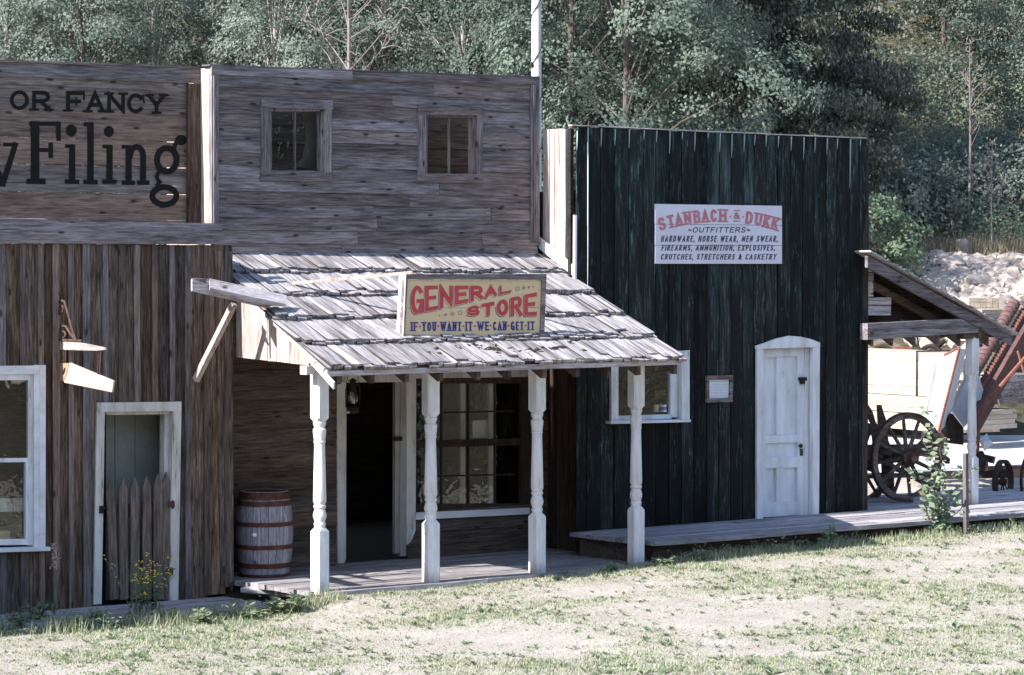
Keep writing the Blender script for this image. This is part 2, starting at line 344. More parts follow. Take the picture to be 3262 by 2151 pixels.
# ------------------------------------------------------------------ painted lettering: strokes laid out along a line, then mapped onto the sign
def arc(cx, cy, rx, ry, a0, a1, n=10): return [(cx + rx * math.cos(R(a0 + (a1 - a0) * i / n)), cy + ry * math.sin(R(a0 + (a1 - a0) * i / n))) for i in range(n + 1)]
G = {   # width, strokes, serif feet
 'A': (.85, [[(0, 0), (.5, 1), (1, 0)], [(.2, .33), (.8, .33)]], [(0, 0), (1, 0)]), 'B': (.75, [[(0, 0), (0, 1)], [(0, 1), (.5, 1)] + arc(.6, .77, .35, .23, 90, -90) + [(0, .54)], [(0, .54), (.55, .54)] + arc(.6, .27, .4, .27, 90, -90) + [(0, 0)]], []),
 'C': (.78, [arc(.5, .5, .5, .5, 42, 318, 18)], []), 'D': (.8, [[(0, 0), (0, 1)], [(0, 1), (.4, 1)] + arc(.4, .5, .6, .5, 90, -90, 14) + [(0, 0)]], []),
 'E': (.68, [[(1, 1), (0, 1), (0, 0), (1, 0)], [(0, .52), (.8, .52)]], []), 'F': (.66, [[(1, 1), (0, 1), (0, 0)], [(0, .5), (.75, .5)]], [(0, 0)]),
 'G': (.82, [arc(.5, .5, .5, .5, 42, 350, 20), [(1, .0), (1, .44), (.6, .44)]], []), 'H': (.8, [[(0, 0), (0, 1)], [(1, 0), (1, 1)], [(0, .5), (1, .5)]], [(0, 0), (1, 0), (0, 1), (1, 1)]),
 'I': (.22, [[(.5, 0), (.5, 1)]], [(.5, 0), (.5, 1)]), 'K': (.78, [[(0, 0), (0, 1)], [(1, 1), (0, .42)], [(.33, .6), (1, 0)]], [(0, 0), (0, 1), (1, 0), (1, 1)]), 'L': (.64, [[(0, 1), (0, 0), (1, 0)]], [(0, 1)]),
 'M': (.95, [[(0, 0), (0, 1), (.5, .25), (1, 1), (1, 0)]], [(0, 0), (1, 0)]), 'N': (.82, [[(0, 0), (0, 1), (1, 0), (1, 1)]], [(0, 0), (0, 1), (1, 1)]), 'O': (.84, [arc(.5, .5, .5, .5, 0, 360, 24)], []),
 'P': (.72, [[(0, 0), (0, 1)], [(0, 1), (.5, 1)] + arc(.6, .73, .4, .27, 90, -90) + [(0, .46)]], [(0, 0)]), 'R': (.78, [[(0, 0), (0, 1)], [(0, 1), (.5, 1)] + arc(.58, .74, .38, .26, 90, -90) + [(0, .48)], [(.45, .48), (1, 0)]], [(0, 0), (1, 0)]),
 'S': (.7, [arc(.5, .74, .46, .26, 25, 270, 14) + arc(.5, .25, .5, .25, 90, -155, 14)[1:]], []), 'T': (.75, [[(0, 1), (1, 1)], [(.5, 0), (.5, 1)]], [(.5, 0)]), 'U': (.78, [[(0, 1)] + arc(.5, .38, .5, .38, 180, 360, 14) + [(1, 1)]], [(0, 1), (1, 1)]),
 'W': (1.15, [[(0, 1), (.27, 0), (.5, .85), (.73, 0), (1, 1)]], [(0, 1), (1, 1)]), 'X': (.8, [[(0, 0), (1, 1)], [(0, 1), (1, 0)]], []), 'Y': (.8, [[(0, 1), (.5, .45), (1, 1)], [(.5, .45), (.5, 0)]], [(0, 1), (1, 1), (.5, 0)]), 'V': (.8, [[(0, 1), (.5, 0), (1, 1)]], []),
 '&': (.85, [[(1, 0), (.2, .72)] + arc(.42, .8, .22, .2, 180, 0, 10) + [(.6, .66), (.15, .42)] + arc(.36, .24, .34, .24, 130, 320, 12) + [(.95, .5)]], []),
 ',': (.14, [[(.6, .06), (.2, -.14)]], []), '.': (.16, [[(.5, .0), (.5, .05)]], []), '~': (.55, [[(0, .42)] + arc(.25, .45, .25, .14, 180, 0, 8) + arc(.75, .45, .25, .14, 180, 360, 8)]
 , []), '*': (.2, [], []), ' ': (.42, [], []),
}
def ribbon(pts, t, closed=False):
    P = [Vector((p[0], p[1])) for p in pts]; q = [P[0]]
    for a, b in zip(P, P[1:]):
        n = max(1, int((b - a).length / .25))
        for i in range(1, n + 1): q.append(a.lerp(b, i / n))
    P = [p for i, p in enumerate(q) if i == 0 or (p - q[i - 1]).length > 1e-5]
    if not closed:
        P[0] = P[0] + (P[0] - P[1]).normalized() * t / 2; P[-1] = P[-1] + (P[-1] - P[-2]).normalized() * t / 2
    L, Rr = [], []
    for i, p in enumerate(P):
        a = P[i] - P[i - 1] if i > 0 else (P[0] - P[-2] if closed else P[1] - P[0])
        b = P[i + 1] - P[i] if i < len(P) - 1 else (P[1] - P[0] if closed else a)
        a, b = a.normalized(), b.normalized(); na, nb = Vector((-a.y, a.x)), Vector((-b.y, b.x)); m = (na + nb)
        m = m.normalized() if m.length > .2 else na; k = t / 2 / max(.42, m.dot(na)); L.append(p + m * k); Rr.append(p - m * k)
    return L, Rr
LAY = [0]
def emit(mb, place, L, Rr):
    LAY[0] = (LAY[0] + 1) % 14; e = LAY[0] * .00002
    vs = []
    for l, r in zip(L, Rr): vs += [place(l.x, l.y, e), place(r.x, r.y, e)]
    mb.add(vs, [(2 * i, 2 * i + 1, 2 * i + 3, 2 * i + 2) for i in range(len(L) - 1)], (.5, .5, .5))
def text(mb, st, place, t=.16, serif=0, sp=.16, wide=1.0, tb=None, lens=None):
    """place(s, v, e): s 0..1 along the line, v 0..1 up the letter, e a hair of height"""
    ws = [G[c][0] * wide for c in st]; tot = sum(ws) + sp * (len(st) - 1); x = 0
    for c, wd in zip(st, ws):
        if lens is not None: break
        for pts in G[c][1]:
            P = [(x + t / 2 + u * (wd - t), t / 2 + v * (1 - t)) for u, v in pts]
            cl = (Vector(P[0]) - Vector(P[-1])).length < 1e-4
            L, Rr = ribbon(P, t, cl); emit(mb, lambda X, Y, e: place(X / tot, Y, e), L, Rr)
        if serif:
            for u, v in G[c][2]:
                cx = x + t / 2 + u * (wd - t); cy = t * .3 + v * (1 - t * .6); L, Rr = ribbon([(cx - serif, cy), (cx + serif, cy)], t * .6)
                emit(mb, lambda X, Y, e: place(X / tot, Y, e), L, Rr)
        x += wd + sp
def disc2(mb, place, cx, cy, rx, ry, n=20):
    LAY[0] = (LAY[0] + 1) % 14; e = LAY[0] * .00002
    mb.add([place(cx + rx * math.cos(2 * math.pi * i / n), cy + ry * math.sin(2 * math.pi * i / n), e) for i in range(n)], [tuple(range(n))], (.5, .5, .5))
def star2(mb, place, cx, cy, r, t):
    P = [(cx + (r if i % 2 == 0 else r * .45) * math.sin(math.pi * i / 5), cy - (r if i % 2 == 0 else r * .45) * math.cos(math.pi * i / 5)) for i in range(10)]; P.append(P[0])
    q = [Vector(p) for p in P]; L = []; Rr = []
    for p in q: d = (p - Vector((cx, cy))).normalized(); L.append(p + d * t * .5); Rr.append(p - d * t * .5)
    emit(mb, place, L, Rr)

# ================================================================== buildings
YL, YS, YM, YR = 1.35, 2.10, 2.00, 2.27       # planes: left and dark fronts, store wall, store false front, left sign wall
ZP = 0.0
def zx(pts):                                   # mean of unprojected points helper
    return pts
def rect(Y, x0, y0, x1, y1):
    a, b = PY(x0, y0, Y), PY(x1, y1, Y); return (a.x, b.x, b.z, a.z)
# ---------------- left shop (board and batten)
shop = thing('saw_filing_shop', 'brown board-and-batten shop with black painted lettering on its upper sign boards', 'building', (-3, YL, -.15))
lw = MB(); WO = rect(YL, -330, 1185, 125, 1745); DO = rect(YL, 322, 1300, 560, 1925)
def lbase(x): return -.19 if x < -.75 else -.19 + (x + .75) * .3
bt_ = MB(); vwall(lw, -7.2, -.215, lbase, 3.62, YL, .215, .03, (WO, DO), battens=(.05, .085), bmb=bt_); bt_.build('battens', wood('grey_battens', 2, (.05, .042, .04), (.13, .112, .11), (.25, .225, .225), (1, .82, .66), vary=.7), shop)
ppoly(lw, YL - .012, [(682, 800), (741, 800), (744, 1852), (704, 1866)], .012)
lw.build('wall', 'bz', shop)
t = MB(); t.plank((-.225, YL + .03, -.1), (-.225, YL + .03, 3.6), (.03, 0, 0), (0, .75, 0)); t.build('side_wall', 'bz', shop)
t = MB(); t.plank((-7.2, YL - .05, PY(370, 779, YL).z), (PY(742, 779, YL - .05).x, YL - .05, PY(742, 779, YL).z), (0, 0, .13), (0, .05, 0)); t.build('fascia_board', 'gx', shop)
t = MB(); z0 = PY(600, 748, YL + .08).z; t.plank((-7.2, YL + .05, z0), (PY(709, 748, YL + .05).x, YL + .05, z0), (0, 0, .125), (0, .07, 0)); t.build('ledge_board', 'gx', shop)
t = MB(); t.prism([(-7.2, YL + .0, 3.70), (-.35, YL + .0, 3.70), (-.35, 6.5, 4.0), (-7.2, 6.5, 4.0)], (0, 0, .03)); t.build('roof', 'gx', shop)
t = MB(); zt, zb = PY(600, 262, YR).z, PY(600, 714, YR).z; xr = PY(602, 500, YR).x
for k, (a, b) in enumerate(zip([262, 292, 369, 455, 537, 594, 622, 704], [292, 369, 455, 537, 594, 622, 704, 716])):
    za, zb_ = PY(600, a, YR).z, PY(600, b, YR).z; g = (.002, .0, .007, .009, .0, .009, .005, .004)[k]
    yy = YR + rng.uniform(-.003, .003); t.plank((-7.2, yy, zb_ + g), (xr, yy, zb_ + g), (0, 0, za - zb_ - g), (0, .025, 0), .0035, .4)
t.build('sign_wall', 'sx', shop)
t = MB(); ppoly(t, YR - .03, [(-300, 190), (645, 219), (645, 266), (-300, 233)], .03); ppoly(t, YR - .045, [(-300, 180), (640, 211), (640, 217), (-300, 188)], .16); t.build('top_board', 'gx', shop)
t = MB(); ppoly(t, YR - .035, [(604, 266), (645, 268), (645, 716), (604, 716)], .08); ppoly(t, YR - .05, [(600, 266), (607, 266), (607, 716), (600, 716)], .04); t.build('corner_trim', 'bz', shop)
# lettering
def zpl(Y, ox, oy, sc, off=.002): return lambda x, y, e: PY(ox + x / sc, oy + y / sc, Y - off - e)
def boxed(pl, x0, y0, x1, y1): return lambda s, v, e: pl(x0 + s * (x1 - x0), y1 - v * (y1 - y0), e)
L1 = zpl(YR, 0, 150, 2.2395, .006); lt = MB()
for ch, x0, x1, y0, y1 in (('O', 70, 207, 309, 449), ('R', 230, 362, 312, 455), ('F', 472, 605, 315, 461), ('A', 612, 746, 320, 466), ('N', 765, 892, 325, 469), ('C', 906, 1032, 331, 474), ('Y', 1052, 1182, 336, 477)):
    text(lt, ch, boxed(L1, x0, y0, x1, y1), .19, .19 if ch in 'RFANY' else 0, wide=(x1 - x0) / (y1 - y0) / G[ch][0])
for (p0, p1) in (((1018, 345), (1028, 395)), ((600, 330), (600, 375)), ((545, 365), (545, 412)), ((355, 425), (362, 455))):
    L, Rr = ribbon([p0, p1], 13); emit(lt, L1, L, Rr)
def st(pts, t, cl=False): L, Rr = ribbon(pts, t, cl); emit(lt, L1, L, Rr)
def seg(pts, k=6):
    o = []
    for a, b in zip(pts, pts[1:]): o += [(a[0] + (b[0] - a[0]) * i / k, a[1] + (b[1] - a[1]) * i / k) for i in range(k)]
    return o + [pts[-1]]
def big(pts, t): # stretched pixels: keep the ribbon simple by scaling to small units first
    P = [(x / 100, y / 100) for x, y in pts]; L, Rr = ribbon(P, t / 100, (Vector(P[0]) - Vector(P[-1])).length < 1e-4); emit(lt, lambda X, Y, e: L1(X * 100, Y * 100, e), L, Rr)
big([(250, 560), (250, 945)], 62); big([(222, 547), (405, 548)], 28); big([(418, 548), (418, 655)], 32); big([(250, 735), (352, 735)], 30); big([(362, 700), (362, 775)], 34); big([(207, 958), (308, 960)], 36)
for cx, yt in ((515, 720), (782, 722)): big([(cx, yt), (cx, 945)], 44); big([(cx - 38, yt - 12), (cx, yt - 12)], 26); big([(cx - 38, 960), (cx + 36, 962)], 30)
disc2(lt, L1, 510, 595, 38, 43); disc2(lt, L1, 777, 603, 35, 40)
big([(646, 560), (646, 945)], 46); big([(611, 552), (646, 552)], 28); big([(610, 962), (682, 964)], 30)
big([(918, 725), (918, 950)], 44); big([(880, 712), (918, 712)], 26); big([(884, 967), (950, 969)], 30); big(arc(975, 775, 46, 62, 180, 360, 12) + [(1021, 950)], 42); big([(992, 967), (1052, 969)], 30)
big(arc(1190, 805, 70, 84, 0, 360, 28), 44); disc2(lt, L1, 1292, 664, 42, 38); big([(1238, 735), (1252, 690), (1275, 670)], 30)
big(arc(1165, 925, 45, 42, 280, 120, 8) + [(1122, 985), (1150, 1005)], 26); big(arc(1173, 1062, 86, 62, 0, 360, 28), 42)
for x0 in (0, ): big([(108, 700), (22, 975)], 40); big([(35, 697), (112, 697)], 26); big([(-95, 700), (10, 965)], 50)
lt.build('lettering', 'blk', shop, recalc=False)
# big window (left edge of the photo)
win = MB(); ppoly(win, YL - .03, [(-350, 1168), (110, 1165), (110, 1192), (-350, 1195)], .05); ppoly(win, YL - .032, [(109, 1163), (127, 1163), (127, 1745), (109, 1746)], .05); ppoly(win, YL - .036, [(127.5, 1163), (146, 1163), (145, 1744), (127.5, 1745)], .05)
win = win.build('window', 'wpx', shop); t = MB(); ppoly(t, YL + .12, [(-340, 1590), (96, 1587), (96, 1630), (-340, 1634)], .03); t.build('inner_rail', 'wpo', win); t = MB(); ppoly(t, YL + .2, [(-20, 1694), (34, 1692), (30, 1716), (-20, 1718)], .1); t.build('display_box', 'cream', win)
t = MB()
for pts in ([(-340, 1195), (108, 1192), (108, 1211), (-340, 1214)], [(90, 1211), (108, 1211), (108, 1738), (90, 1738)], [(-340, 1464), (104, 1459), (104, 1472), (-340, 1477)], [(-340, 1722), (90, 1717), (90, 1736), (-340, 1741)]): ppoly(t, YL + .0, pts, .04)
ppoly(t, YL - .012, [(82, 1473), (90, 1473), (90, 1718), (82, 1718)], .05)
t.build('sash', 'wp', win)
t = MB(); ppoly(t, YL - .10, [(-350, 1758), (161, 1743), (161, 1755), (-350, 1771)], .14); t.build('sill', 'wpx', win)
t = MB(); t.add([PY(x, y, YL + .025) for x, y in ((-340, 1200), (98, 1200), (98, 1730), (-340, 1730))], [(0, 1, 2, 3)]); t.build('pane', 'glass', win)
# doorway
df = MB(); ppoly(df, YL - .03, [(309, 1283), (578, 1280), (578, 1310), (309, 1313)], .06); ppoly(df, YL - .028, [(309, 1313), (334, 1313), (324, 1924), (299, 1926)], .10); ppoly(df, YL - .028, [(550, 1310), (578, 1310), (568, 1912), (542, 1914)], .06)
ppoly(df, YL + .04, [(525, 1310), (550, 1310), (543, 1912), (520, 1912)], .10)
ppoly(df, YL + .03, [(334, 1313), (550, 1311), (550, 1320), (334, 1322)], .08)
df = df.build('door_frame', 'wpo', shop)
t = MB()
for x0, x1 in ((338, 366), (367, 430), (431, 503), (504, 522)): ppoly(t, YL + .42 + rng.uniform(0, .02), [(x0, 1316), (x1 - 1, 1316), (x1 - 1, 1930), (x0, 1930)], .03)
t.build('inner_door', flat('grey_green_door', (.21, .22, .20), var=.15), df)
pkm = wood('brown_pickets', 2, (.045, .034, .028), (.125, .095, .078), (.25, .205, .175), None)
gate = MB(); gate.prism([PY(x, y, YL + .03) for x, y in ((340, 1610), (545, 1596), (545, 1640), (340, 1652))], (0, .022, 0))
gate = gate.build('half_gate', 'bz', shop); t = MB(); t.prism([PY(x, y, YL + .03) for x, y in ((345, 1822), (545, 1806), (545, 1838), (345, 1852))], (0, .022, 0)); t.build('lower_rail', 'bz', gate)
for (tx, ty), bx in zip(((353, 1527), (393, 1522), (430, 1518), (468, 1515), (504, 1506), (531, 1504)), (366, 396, 432, 470, 502, 530)):
    t = MB(); hw = 13.5; ppoly(t, YL - .002 - rng.random() * .004, [(tx, ty), (tx + hw, ty + 38), (bx + hw, 1908), (bx - hw, 1912), (tx - hw, ty + 38)], .022, (rng.random() * .5 + .3, .8, rng.random())); t.build('picket', pkm, gate)
for x, y in ((553, 1604), (548, 1818)):
    t = MB(); ppoly(t, YL - .045, [(x - 14, y - 6), (x + 4, y - 6), (x + 4, y + 13), (x - 14, y + 13)], .012); t.tube([PY(x - 2, y - 10, YL - .05), PY(x - 2, y + 17, YL - .05)], .012); t.build('hinge', 'rust', gate)
t = MB(); ppoly(t, YL - .045, [(319, 1612), (333, 1612), (331, 1636), (318, 1636)], .02); t.tube([PY(322, 1618, YL - .06), PY(345, 1622, YL - .06)], .008); t.build('latch', 'iron', gate)
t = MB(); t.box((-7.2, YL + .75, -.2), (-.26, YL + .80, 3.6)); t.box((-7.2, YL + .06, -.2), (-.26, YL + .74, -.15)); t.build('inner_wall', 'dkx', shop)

# ---------------- general store
store = thing('general_store', 'weathered grey two-storey general store with false front and shingled porch roof', 'building', (2.3, YS, 0))
XA, XB = PY(675, 300, YM).x, PY(1719, 300, YM).x
t = MB(); W1 = rect(YM, 858, 343, 1036, 549); W2 = rect(YM, 1352, 362, 1519, 559)
hwall(t, XA + .03, XB - .03, 3.50, PY(1200, 240, YM).z, YM, .144, .022, (W1, W2), gap=(.002, .005), wide=.07); t.build('upper_wall', 'gx', store)
t = MB(); ppoly(t, YM - .03, [(675, 209), (1121, 227), (1121, 254), (675, 238)], .03); ppoly(t, YM - .036, [(1122, 228), (1719, 248), (1719, 272), (1122, 255)], .036); ppoly(t, YM - .02, [(668, 205), (1719, 244), (1719, 248), (668, 209)], .16); t.build('top_board', 'gx', store)
for pts in ([(675, 239), (697, 240), (697, 770), (675, 770)], [(1693, 270), (1719, 271), (1719, 772), (1693, 770)]):
    t = MB(); ppoly(t, YM - .035, pts, .06); ppoly(t, YM - .05, [((pts[0][0] * .7 + pts[1][0] * .3), pts[0][1] + 2), ((pts[0][0] * .45 + pts[1][0] * .55), pts[0][1] + 2), ((pts[0][0] * .45 + pts[1][0] * .55), 770), ((pts[0][0] * .7 + pts[1][0] * .3), 770)], .04); t.build('corner_trim', 'gz', store)
for xx in (XA, XB - .03):
    t = MB()
    for y0, y1 in ((2.03, 2.16), (2.165, 2.32), (2.325, 2.7), (2.71, 2.95)): t.plank((xx + rng.uniform(-.01, .01), y0, 3.45), (xx, y0, 5.57), (.022, 0, 0), (0, y1 - y0, 0))
    t.build('side_boards', 'lz', store)
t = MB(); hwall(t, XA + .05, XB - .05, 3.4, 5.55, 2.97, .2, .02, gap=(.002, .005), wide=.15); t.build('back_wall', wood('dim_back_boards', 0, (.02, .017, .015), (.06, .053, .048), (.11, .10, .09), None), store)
for nm, (ox0, oy0, ox1, oy1), (ix0, iy0, ix1, iy1), mu, lean in (('window', (831, 310, 1061, 580), (861, 347, 1033, 547), 941, 9), ('window', (1330, 333, 1542, 585), (1357, 366, 1516, 557), 1432, 4)):
    hd, h2 = MB(), MB(); ppoly(hd, YM - .032, [(ox0 + 3, oy0), (ox1, oy0 + lean), (ox1, oy0 + lean + 30), (ox0 + 3, oy0 + 33)], .032); t = MB(); ppoly(t, YM - .028, [(ox0 + 2, oy0 + 33), (ix0, oy0 + 33), (ix0, oy1 - 31), (ox0 + 2, oy1 - 31)], .028)
    ppoly(t, YM - .028, [(ix1 + 2, oy0 + lean + 30), (ox1 - 3, oy0 + lean + 30), (ox1 - 5, oy1 - 30), (ix1 + 2, oy1 - 30)], .028); ppoly(h2, YM - .03, [(ox0, oy1 - 31), (ox1 - 3, oy1 - 30), (ox1 - 3, oy1 - 3), (ox0, oy1 - 3)], .03)
    for a, b in (((ix0 - 1, iy0 - 6, ix1 + 3, iy0 + 8), .09), ((ix1 - 10, iy0, ix1 + 3, iy1), .09)): ppoly(t, YM + .0, [(a[0], a[1]), (a[2], a[1]), (a[2], a[3]), (a[0], a[3])], b)
    t = t.build(nm, 'gz', store); hd.build('head_casing', 'gx', t); h2.build('foot_casing', 'gx', t)
    q = MB(); iy = iy0 + 6
    for pts in ([(ix0, iy), (ix0 + 5, iy), (ix0 + 5, iy1), (ix0, iy1)], [(mu - 3, iy), (mu + 2, iy), (mu + 2, iy1), (mu - 3, iy1)], [(ix1 - 15, iy), (ix1 - 10, iy), (ix1 - 10, iy1), (ix1 - 15, iy1)], [(ix0, iy1 - 4), (ix1 - 10, iy1 - 4), (ix1 - 10, iy1 + 2), (ix0, iy1 + 2)]): ppoly(q, YM + .045, pts, .025)
    q.build('sash', 'gz', t)
    for a, b in ((ix0 + 5, mu - 3), (mu + 2, ix1 - 15)):
        if nm == 'window' and a > 1420: continue
        q = MB(); q.add([PY(x, y, YM + .057) for x, y in ((a, iy), (b, iy), (b, iy1), (a, iy1))], [(0, 1, 2, 3)]); q.build('pane', 'glass2', t)
    if ox0 < 1000:
        q = MB(); c = [PY(x, y, YM + .25) for x, y in ((935, 352), (955, 352), (972, 400), (975, 445), (962, 505), (935, 530))]; c2 = [PY(x, y, YM + .3) for x, y in ((1025, 352), (1025, 360), (1030, 400), (1030, 450), (1030, 520), (1030, 545))]
        q.add(c + c2, [(i, i + 1, i + 7, i + 6) for i in range(5)]); q.build('curtain', 'cloth', t)
# lower wall
dl, dr = PY(1090, 1500, YS).x, PY(1310, 1500, YS).x
DOOR = (PY(1100, 1400, YS).x, PY(1296, 1400, YS).x, -.1, PY(1200, 1217, YS).z); WIN = (PY(1322, 1400, YS).x, PY(1692, 1400, YS).x, PY(1500, 1622, YS).z, PY(1500, 1200, YS).z)
t = MB(); hwall(t, -.2, PY(1745, 1500, YS).x, -.02, 3.0, YS, .165, .022, (DOOR, WIN), gap=(.003, .007)); t.build('lower_wall', 'bx', store)
t = MB(); ppoly(t, YS - .03, [(1074, 1180), (1742, 1160), (1742, 1200), (1325, 1206), (1325, 1217), (1074, 1219)], .03); t.build('head_casing', 'cream', store).data.materials[0] = M['wpo']
fr = MB(); ppoly(fr, YS - .028, [(1074, 1219), (1104, 1219), (1102, 1782), (1096, 1794), (1076, 1795)], .12); ppoly(fr, YS - .028, [(1295, 1217), (1326, 1217), (1324, 1690), (1312, 1722), (1300, 1735), (1295, 1735)], .028)
fr = fr.build('door_frame', 'wpo', store)
a = PY(1294, 1500, YS); t = MB()
ppoly(t, YS - .01, [(1259, 1217), (1275, 1217), (1274, 1762), (1258, 1764)], .05); ppoly(t, YS - .022, [(1276, 1217), (1295, 1217), (1294, 1772), (1275, 1772)], .06)
d = t.build('door', paint('grey_door_paint', 2, (.33, .31, .29), wear=.8, dirt=.5), store)
t = MB(); ppoly(t, YS - .05, [(1257, 1392), (1282, 1392), (1282, 1405), (1257, 1405)], .03); t.build('latch', 'iron', d)
wf = MB(); o = (1322, 1200, 1690, 1622)
for pts in ([(1322, 1201), (1690, 1201), (1690, 1222), (1322, 1222)], [(1660, 1222), (1690, 1222), (1690, 1622), (1660, 1622)], [(1322, 1405), (1662, 1396), (1662, 1418), (1322, 1428)], [(1322, 1606), (1662, 1604), (1662, 1622), (1322, 1628)], [(1322, 1222), (1328, 1222), (1328, 1606), (1322, 1606)]): ppoly(wf, YS + .01, pts, .05)
wf = wf.build('window', 'redb', store)
t = MB()
for x in (1408, 1493, 1578): ppoly(t, YS + .025, [(x - 2.5, 1222), (x + 2.5, 1222), (x + 2.5, 1606), (x - 2.5, 1606)], .02)
for y in (1311, 1513): ppoly(t, YS + .028, [(1328, y + 3), (1640, y - 4), (1640, y + 1), (1328, y + 8)], .02)
t.build('glazing_bar', 'redb', wf)
t = MB(); t.add([PY(x, y, YS + .04) for x, y in ((1325, 1220), (1634, 1220), (1628, 1606), (1325, 1606))], [(0, 1, 2, 3)]); t.build('pane', 'glass', wf)
t = MB()
for x in (1476, 1566): ppoly(t, YS + .16, [(x - 7, 1222), (x + 7, 1222), (x + 6, 1606), (x - 8, 1606)], .03)
t.build('inner_post', 'wpo', wf)
t = MB(); ppoly(t, YS + .22, [(1506, 1340), (1568, 1338), (1568, 1394), (1506, 1395)], .01); t.build('window_card', 'paper', wf)
t = MB(); ppoly(t, YS - .06, [(1326, 1634), (1688, 1618), (1688, 1638), (1326, 1656)], .06); t.build('window_sill', 'wpx', store)
t = MB(); xr = PY(1745, 1500, YS).x
for y0, y1 in ((1.36, 1.55), (1.56, 1.70), (1.71, 1.93), (1.94, 2.09)): t.plank((xr - .005, y0, 0), (xr - .005, y0, 2.9), (.025, 0, 0), (0, y1 - y0 - .006, 0))
t.build('porch_side_wall', 'redb', store)
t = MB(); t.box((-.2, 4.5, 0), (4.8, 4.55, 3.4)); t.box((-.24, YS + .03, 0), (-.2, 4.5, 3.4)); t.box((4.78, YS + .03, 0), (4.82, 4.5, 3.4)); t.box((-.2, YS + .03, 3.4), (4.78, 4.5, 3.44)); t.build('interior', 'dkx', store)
# porch floor
t = MB(); y = -.16
while y < 2.08:
    wd = rng.uniform(.13, .17); x0 = -.15 + rng.uniform(-.05, .05) + max(0, .12 - y) * .5
    xe = 4.48 if y < 1.3 else 4.78
    for a, b in ((x0, rng.uniform(1.6, 2.4)), (None, xe)):
        if a is None: a = last
        t.plank((a, y, -.05), (b - .004, y, -.05), (0, wd - .008, 0), (0, 0, .05 + rng.uniform(-.004, .004)), .003); last = b
    y += wd
t.box((-.1, -.1, -.16), (4.4, -.04, -.055)); fl = t.build('porch_floor', 'fl', store)
# porch roof
def zr(y): return 2.335 + (y + .4) * .506
PN = Vector((0, -.506, 1)).normalized(); SL = Vector((0, 1, .506)).normalized()
t = MB(); t.prism([(-.17, -.37, zr(-.37) - .03), (4.68, -.37, zr(-.37) - .03), (4.52, 2.03, zr(2.03) - .03), (-.17, 2.03, zr(2.03) - .03)], (0, 0, -.025))
for x in (-.17,): t.plank((x - .02, -.35, zr(-.35) - .06), (x - .02, 1.3, zr(1.3) - .06), (.03, 0, 0), (0, 0, .04))
t.plank((-.17, -.39, zr(-.4) - .075), (4.68, -.39, zr(-.4) - .055), (0, 0, .055), (0, .022, 0)); rf = t.build('porch_roof', 'lx', store)
sh = MB(); edges = [-.42, .07, .56, 1.05, 1.54, 2.03]
for k in range(5):
    y0 = edges[k]; y1 = min(edges[k + 1] + .12, 2.04)
    for lay in (0, 1):
        x = -.19 + rng.uniform(-.03, .02) + lay * .05
        lim = 4.70 - .16 * max(0, y0) / 2.4 * 1.4 + rng.uniform(-.015, .02)
        while x < lim - .03:
            wd = min(rng.uniform(.06, .19), lim - x)
            short = rng.uniform(-.022, .022) + (rng.random() < .08) * rng.uniform(.02, .10) + lay * .022
            if lay == 1 and rng.random() < .03: x += wd; continue
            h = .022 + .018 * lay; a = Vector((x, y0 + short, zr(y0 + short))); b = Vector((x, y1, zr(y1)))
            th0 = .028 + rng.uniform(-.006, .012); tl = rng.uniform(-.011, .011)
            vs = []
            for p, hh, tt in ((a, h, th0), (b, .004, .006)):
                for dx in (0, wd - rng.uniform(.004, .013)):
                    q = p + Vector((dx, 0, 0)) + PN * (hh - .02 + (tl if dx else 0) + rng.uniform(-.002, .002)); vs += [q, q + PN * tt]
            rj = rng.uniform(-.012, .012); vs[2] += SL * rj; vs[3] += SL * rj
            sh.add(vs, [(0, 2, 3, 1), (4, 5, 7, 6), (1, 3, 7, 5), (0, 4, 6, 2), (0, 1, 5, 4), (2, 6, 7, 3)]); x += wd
so2 = sh.build('shakes', 'shake', rf); so2.data.materials.append(flat('shake_rot_and_shadow', (.05, .04, .036), var=.5, scale=30)); so2.data.polygons.foreach_set('material_index', [1 if i % 6 == 4 else 0 for i in range(len(so2.data.polygons))])  # one dark face per shake: rot, plus course-line shadow painted into the colour
mo = MB()
def roofpt(x, y): return PP(x, y, (0, -.4, zr(-.4) + .03), PN)
for _ in range(190):
    if rng.random() < .55: px = rng.gauss(1640, 100); c = roofpt(px, 1112 + 14 * math.sin(px * .02) + rng.gauss(0, 7))
    else:
        k = rng.choice(edges[1:5]); c = Vector((rng.uniform(-.1, 4.4), k - .01 + rng.gauss(0, .012), 0)); c.z = zr(c.y) + .015
    r = rng.uniform(.006, .02); sx, sy = rng.uniform(1, 4), rng.uniform(.7, 1.6)
    vs = [c + Vector((math.cos(a) * r * sx * rng.uniform(.6, 1.3), math.sin(a) * r * sy, math.sin(a) * r * sy * .5)) for a in [i * math.pi / 3.5 for i in range(7)]]; vs.append(c + PN * r * .9)
    mo.add(vs, [(i, (i + 1) % 7, 7) for i in range(7)])
mo.build('roof_moss', 'moss', rf)['kind'] = 'stuff'
t = MB(); t.box((-.1, -.06, 2.29), (4.5, .06, 2.43)); t.build('porch_beam', 'wpo', store)
raf = MB(); 
def rafter(x): m = MB(); m.prism([(x - .045, -.34, zr(-.34) - .055), (x - .045, 2.0, zr(2.0) - .06), (x - .045, 2.0, zr(2.0) - .2), (x - .045, -.30, 2.17), (x - .045, -.34, 2.175)], (.05, 0, 0)); return m
for px in (1085, 1192, 1302, 1410, 1530, 1628, 1739, 1845, 1945, 2040, 2156): rafter(PY(px, 1190, -.34).x).build('rafter', 'bx', store)
